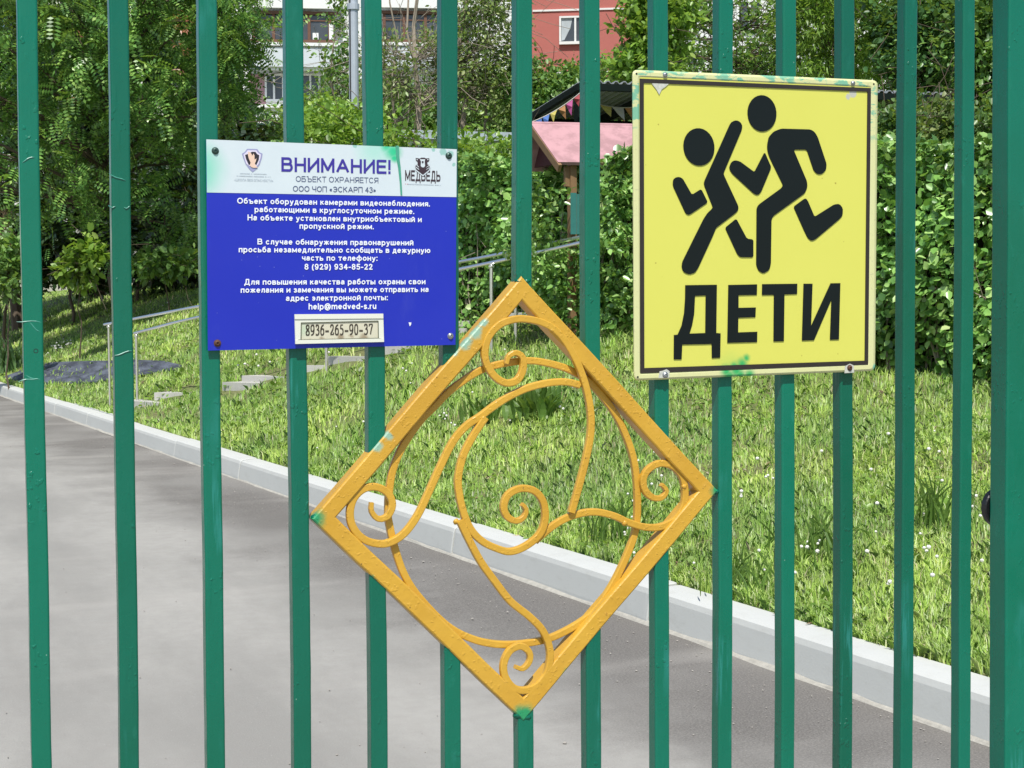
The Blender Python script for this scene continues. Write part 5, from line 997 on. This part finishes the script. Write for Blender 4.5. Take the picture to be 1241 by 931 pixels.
def sapling(label, px, Z, lob, m, seed, **kw):
    tree("young_shrub", label, px, Z, lob, m, seed, cat="shrub", r0=.015, nlimb=14, parts=("leaves", "stem", "twig"), **kw)
sapling("young bright green shrub in the sun at the foot of the feathery tree", 95, 22.6, [lobe(98, 318, 22.4, .3, .24), lobe(88, 335, 22.4, .24, .18), lobe(108, 300, 22.5, .18, .16)], L_BRIGHT, 91, clusters=46, per=14, csize=.12, leaf=.15, kind='oval')
sapling("leafy dark shrub at the left edge above the iris leaves", 8, 22.0, [lobe(5, 335, 22, .42, .32), lobe(10, 305, 22.2, .34, .25)], L_MID, 92, clusters=70, per=16, csize=.16, leaf=.12, kind='oval')
sapling("leafy shrub under the drooping tree beside the blue notice", 205, 24.4, [lobe(212, 318, 24.2, .30, .16), lobe(180, 322, 24.4, .3, .14)], L_MID, 93, clusters=40, per=12, csize=.14, leaf=.16, kind='oval')
dry = at(6, 285, 25.5); dr = empty("dry_bush", (dry[0], dry[1], float(terrain(dry[0], dry[1]))), "dry tan coloured bush at the far left edge", "bush")
foliage("dead_leaves", dr, [lobe(4, 285, 25.4, .16, .4), lobe(10, 275, 25.5, .1, .3)], leafmat("leaf_dead", [(0, (.35, .22, .12)), (1, (.5, .36, .22))], .1), 94, clusters=26, per=18, csize=.1, leaf=.09, kind='nar')

# ------------------------------------------------------------------ grass, weeds and flowers on the bank
t = NT("grass_blade"); gm_ = t.n.new("ShaderNodeNewGeometry"); pn = t.noise(1.1, 4, .6); pn2 = t.noise(5, 3, .6)
c = t.cramp(gm_.outputs["Random Per Island"], [(0, (.17, .30, .05)), (.35, (.35, .55, .095)), (.75, (.49, .70, .15)), (.93, (.62, .76, .27)), (.98, (.70, .70, .40)), (1, (.60, .50, .33))])
hs = t.n.new("ShaderNodeHueSaturation"); t.l.new(c, hs.inputs["Color"]); t.l.new(t.math('MULTIPLY', t.ramp(pn, .3, .7, .78, 1.18), t.ramp(pn2, .35, .65, .80, 1.15)), hs.inputs["Value"]); t.l.new(t.ramp(pn, .3, .7, .515, .485), hs.inputs["Hue"])
c = hs.outputs[0]; t.fin(c, .40, 0, .55); tr = t.n.new("ShaderNodeBsdfTranslucent"); t.l.new(c, tr.inputs[0]); ms = t.n.new("ShaderNodeMixShader"); ms.inputs[0].default_value = .5
va = t.n.new("ShaderNodeVectorMath"); va.operation = 'ADD'; t.l.new(gm_.outputs["Normal"], va.inputs[0]); va.inputs[1].default_value = (-.15, -.3, 1.1); vn = t.n.new("ShaderNodeVectorMath"); vn.operation = 'NORMALIZE'; t.l.new(va.outputs[0], vn.inputs[0]); t.l.new(vn.outputs[0], t.b.inputs["Normal"])
t.l.new(t.b.outputs[0], ms.inputs[1]); t.l.new(tr.outputs[0], ms.inputs[2]); t.l.new(ms.outputs[0], t.out.inputs[0]); M_GRASS = t.m
def bank_points(n, seed, r0=4.0, r1=52.0, a0=-.08, a1=.84):
    g = np.random.default_rng(seed); r = r0*(r1/r0)**g.random(n); a = g.uniform(a0, a1, n); x = r*np.sin(a); y = r*np.cos(a); u = x-xk(y)-.19
    P_ = np.stack([x, y], -1); s0 = cum; 
    k = (u > -.015+.02*np.sin(y*3.3)*np.sin(y*1.1)) & (u < np.where(r > 17, 26, 7)); x, y, r = x[k], y[k], r[k]
    return np.stack([x, y, terrain(x, y)-.01], -1), r, g
mat2d = np.array([[p[0], p[1]] for p in mp])
def inpoly(P_, poly):
    x, y = P_[:, 0], P_[:, 1]; c = np.zeros(len(x), bool); j = len(poly)-1
    for i in range(len(poly)):
        xi, yi = poly[i]; xj, yj = poly[j]; k = ((yi > y) != (yj > y)) & (x < (xj-xi)*(y-yi)/(yj-yi+1e-12)+xi); c ^= k; j = i
    return c
Pg, rg, g = bank_points(540000, 101)
Pe, re_, _ = bank_points(1500000, 106, 4.0, 30); ue = Pe[:, 0]-xk(Pe[:, 1]); ke = (ue < .26) & (ue > .165); Pg = np.concatenate([Pg, Pe[ke]]); rg = np.concatenate([rg, re_[ke]])
bare = np.sin(Pg[:, 0]*3.1+1)*np.sin(Pg[:, 1]*2.3)+.5*np.sin(Pg[:, 0]*7+Pg[:, 1]*5)+.35*np.sin(Pg[:, 0]*13-Pg[:, 1]*11)
insl = np.zeros(len(Pg), bool)
for q in SLABS: insl |= inpoly(Pg, q)
kp = (~insl | (g.random(len(Pg)) < .06)) & ((~inpoly(Pg, mat2d)) | (g.random(len(Pg)) < .13)) & ((bare > -.95) | (g.random(len(Pg)) < .35)); Pg = Pg[kp]; rg = rg[kp]; n = len(Pg)
clump = .5+.5*np.sin(Pg[:, 0]*4.1+2*np.sin(Pg[:, 1]*1.7))*np.sin(Pg[:, 1]*3.7+np.sin(Pg[:, 0]*2.9))
h = g.uniform(.032, .082, n)*(.8+.45*clump)*np.clip(rg/9, 1, 1.3); near = (Pg[:, 0]-xk(Pg[:, 1]) < .35); h *= np.where(near, .9, 1)
az = g.uniform(0, 2*np.pi, n); lean = g.uniform(.15, .8, n); dxy = np.stack([np.cos(az)+.25, np.sin(az)+.5, np.zeros(n)], -1); tw = az+g.normal(0, .6, n); sd_ = np.stack([-np.sin(tw), np.cos(tw), g.normal(0, .25, n)], -1)
w = g.uniform(.0011, .0030, n)*np.clip(rg/7.0, 1, 4.0); ups = np.array([0, 0, 1.0])
b0 = Pg; m1 = Pg+dxy*(h*lean*.28)[:, None]+ups*(h*.55)[:, None]; tp = Pg+dxy*(h*lean*1.05)[:, None]+ups*(h*(1.0-.45*lean))[:, None]
V = np.stack([b0-sd_*w[:, None], b0+sd_*w[:, None], m1+sd_*(w*.9)[:, None], tp, m1-sd_*(w*.9)[:, None]], 1).reshape(-1, 3)
Fc = (np.array([[0, 1, 2, 3, 4]])[None]+(np.arange(n)*5)[:, None, None]).reshape(-1, 5)
mk("grass", V, Fc, M_GRASS, kind="stuff", label="short bright green grass covering the bank", cat="grass")
print("grass blades", n)
Pw, rw, g = bank_points(60000, 102, 4.2, 34); wv = np.sin(Pw[:, 0]*2.7)+np.sin(Pw[:, 1]*1.9+2)+np.sin((Pw[:, 0]-Pw[:, 1])*3.3); k = (wv > .35) & ~inpoly(Pw, mat2d); Pw = Pw[k]; rw = rw[k]; n = len(Pw)
Pw[:, 2] += g.uniform(.012, .055, n); dirs = unit(g.normal(0, 1, (n, 3))*np.array([1, 1, .35])+np.array([0, 0, .25])); nr = unit(g.normal(0, .35, (n, 3))+ups)
V, Fc = make_leaves(Pw, dirs, nr, g.uniform(.016, .045, n)*np.clip(rw/9, 1, 2), T_OVAL, F_OVAL, g.uniform(.8, 1.5, n))
mk("clover_leaves", V, Fc, leafmat("leaf_clover", [(0, (.14, .26, .045)), (.6, (.22, .37, .06)), (1, (.32, .46, .13))], .45), kind="stuff", label="low broad clover and weed leaves spread through the grass", cat="weeds")
Pf, rf, g = bank_points(900, 103, 4.3, 30); fv = np.sin(Pf[:, 0]*1.7+.5)+np.sin(Pf[:, 1]*1.3); Pf = Pf[fv > .1][:330]; b = MB()
ex = [ground_hit(x+g.normal(0, 6), y+g.normal(0, 3)) for (x, y, c_) in ((70, 425, 16), (78, 418, 10), (215, 345, 14), (190, 350, 6), (935, 590, 5), (985, 680, 6), (1118, 680, 3), (1077, 728, 2), (760, 660, 3), (540, 515, 5), (640, 500, 8)) for _ in range(c_)]
for p in list(Pf)+ex:
    s_ = g.uniform(.006, .011)*(1.5 if p[1] > 14 else 1); c = np.array([p[0], p[1], float(terrain(p[0], p[1]))+g.uniform(.045, .09)]); b.lathe(c, (g.normal(0, .3), g.normal(0, .3), 1), [(s_*.45, -s_*.9), (s_, -s_*.2), (s_*.9, s_*.4), (s_*.3, s_*.8)], 6)
b.build("clover_flowers", plain("white_petals", (.72, .70, .66), .8, var=.12, nscale=90), None, kind="stuff", label="tiny white clover flowers dotted over the bank", cat="flowers")
# straw, dead leaves and clods along the kerb and in bare spots
Pd, rd2, g = bank_points(16000, 104, 4.0, 22); k = ((Pd[:, 0]-xk(Pd[:, 1]) < .34+.2*g.random(len(Pd))) | (np.sin(Pd[:, 0]*3.1+1)*np.sin(Pd[:, 1]*2.3)+.5*np.sin(Pd[:, 0]*7+Pd[:, 1]*5) < -.8)); Pd = Pd[k][:5000]; n = len(Pd); Pd[:, 2] += .014
V, Fc = make_leaves(Pd, g.normal(0, 1, (n, 3))*np.array([1, 1, .12]), unit(g.normal(0, .3, (n, 3))+ups), g.uniform(.02, .06, n), T_NAR, F_DIA)
mk("dry_litter", V, Fc, leafmat("litter", [(0, (.16, .10, .05)), (.6, (.33, .25, .14)), (1, (.48, .42, .3))], .05, .8), kind="stuff", label="dry straw and dead leaf litter along the kerb and on bare soil", cat="litter")
# grit on the asphalt near the kerb
g = np.random.default_rng(105); b = MB()
for i in range(900):
    y = g.uniform(2.8, 16); off = abs(g.normal(0, .33))+.03 if g.random() < .8 else g.uniform(0, 3.5); s_ = g.uniform(.002, .0055)*(1.0 if g.random() < .96 else 1.8); c = np.array([xk(y)-off, y, s_*.35+.002]); V = [c+np.array(v)*s_*g.uniform(.6, 1.2, 3) for v in ((1, 0, 0), (0, 1, 0), (-1, 0, 0), (0, -1, 0), (0, 0, .8), (0, 0, -.8))]
    b.add(V, [(0, 1, 4), (1, 2, 4), (2, 3, 4), (3, 0, 4), (1, 0, 5), (2, 1, 5), (3, 2, 5), (0, 3, 5)])
b.build("road_grit", plain("grit", (.30, .28, .25), .9, var=.4, nscale=40), None, kind="stuff", label="small pale grit and crumbs scattered on the asphalt by the kerb", cat="grit")
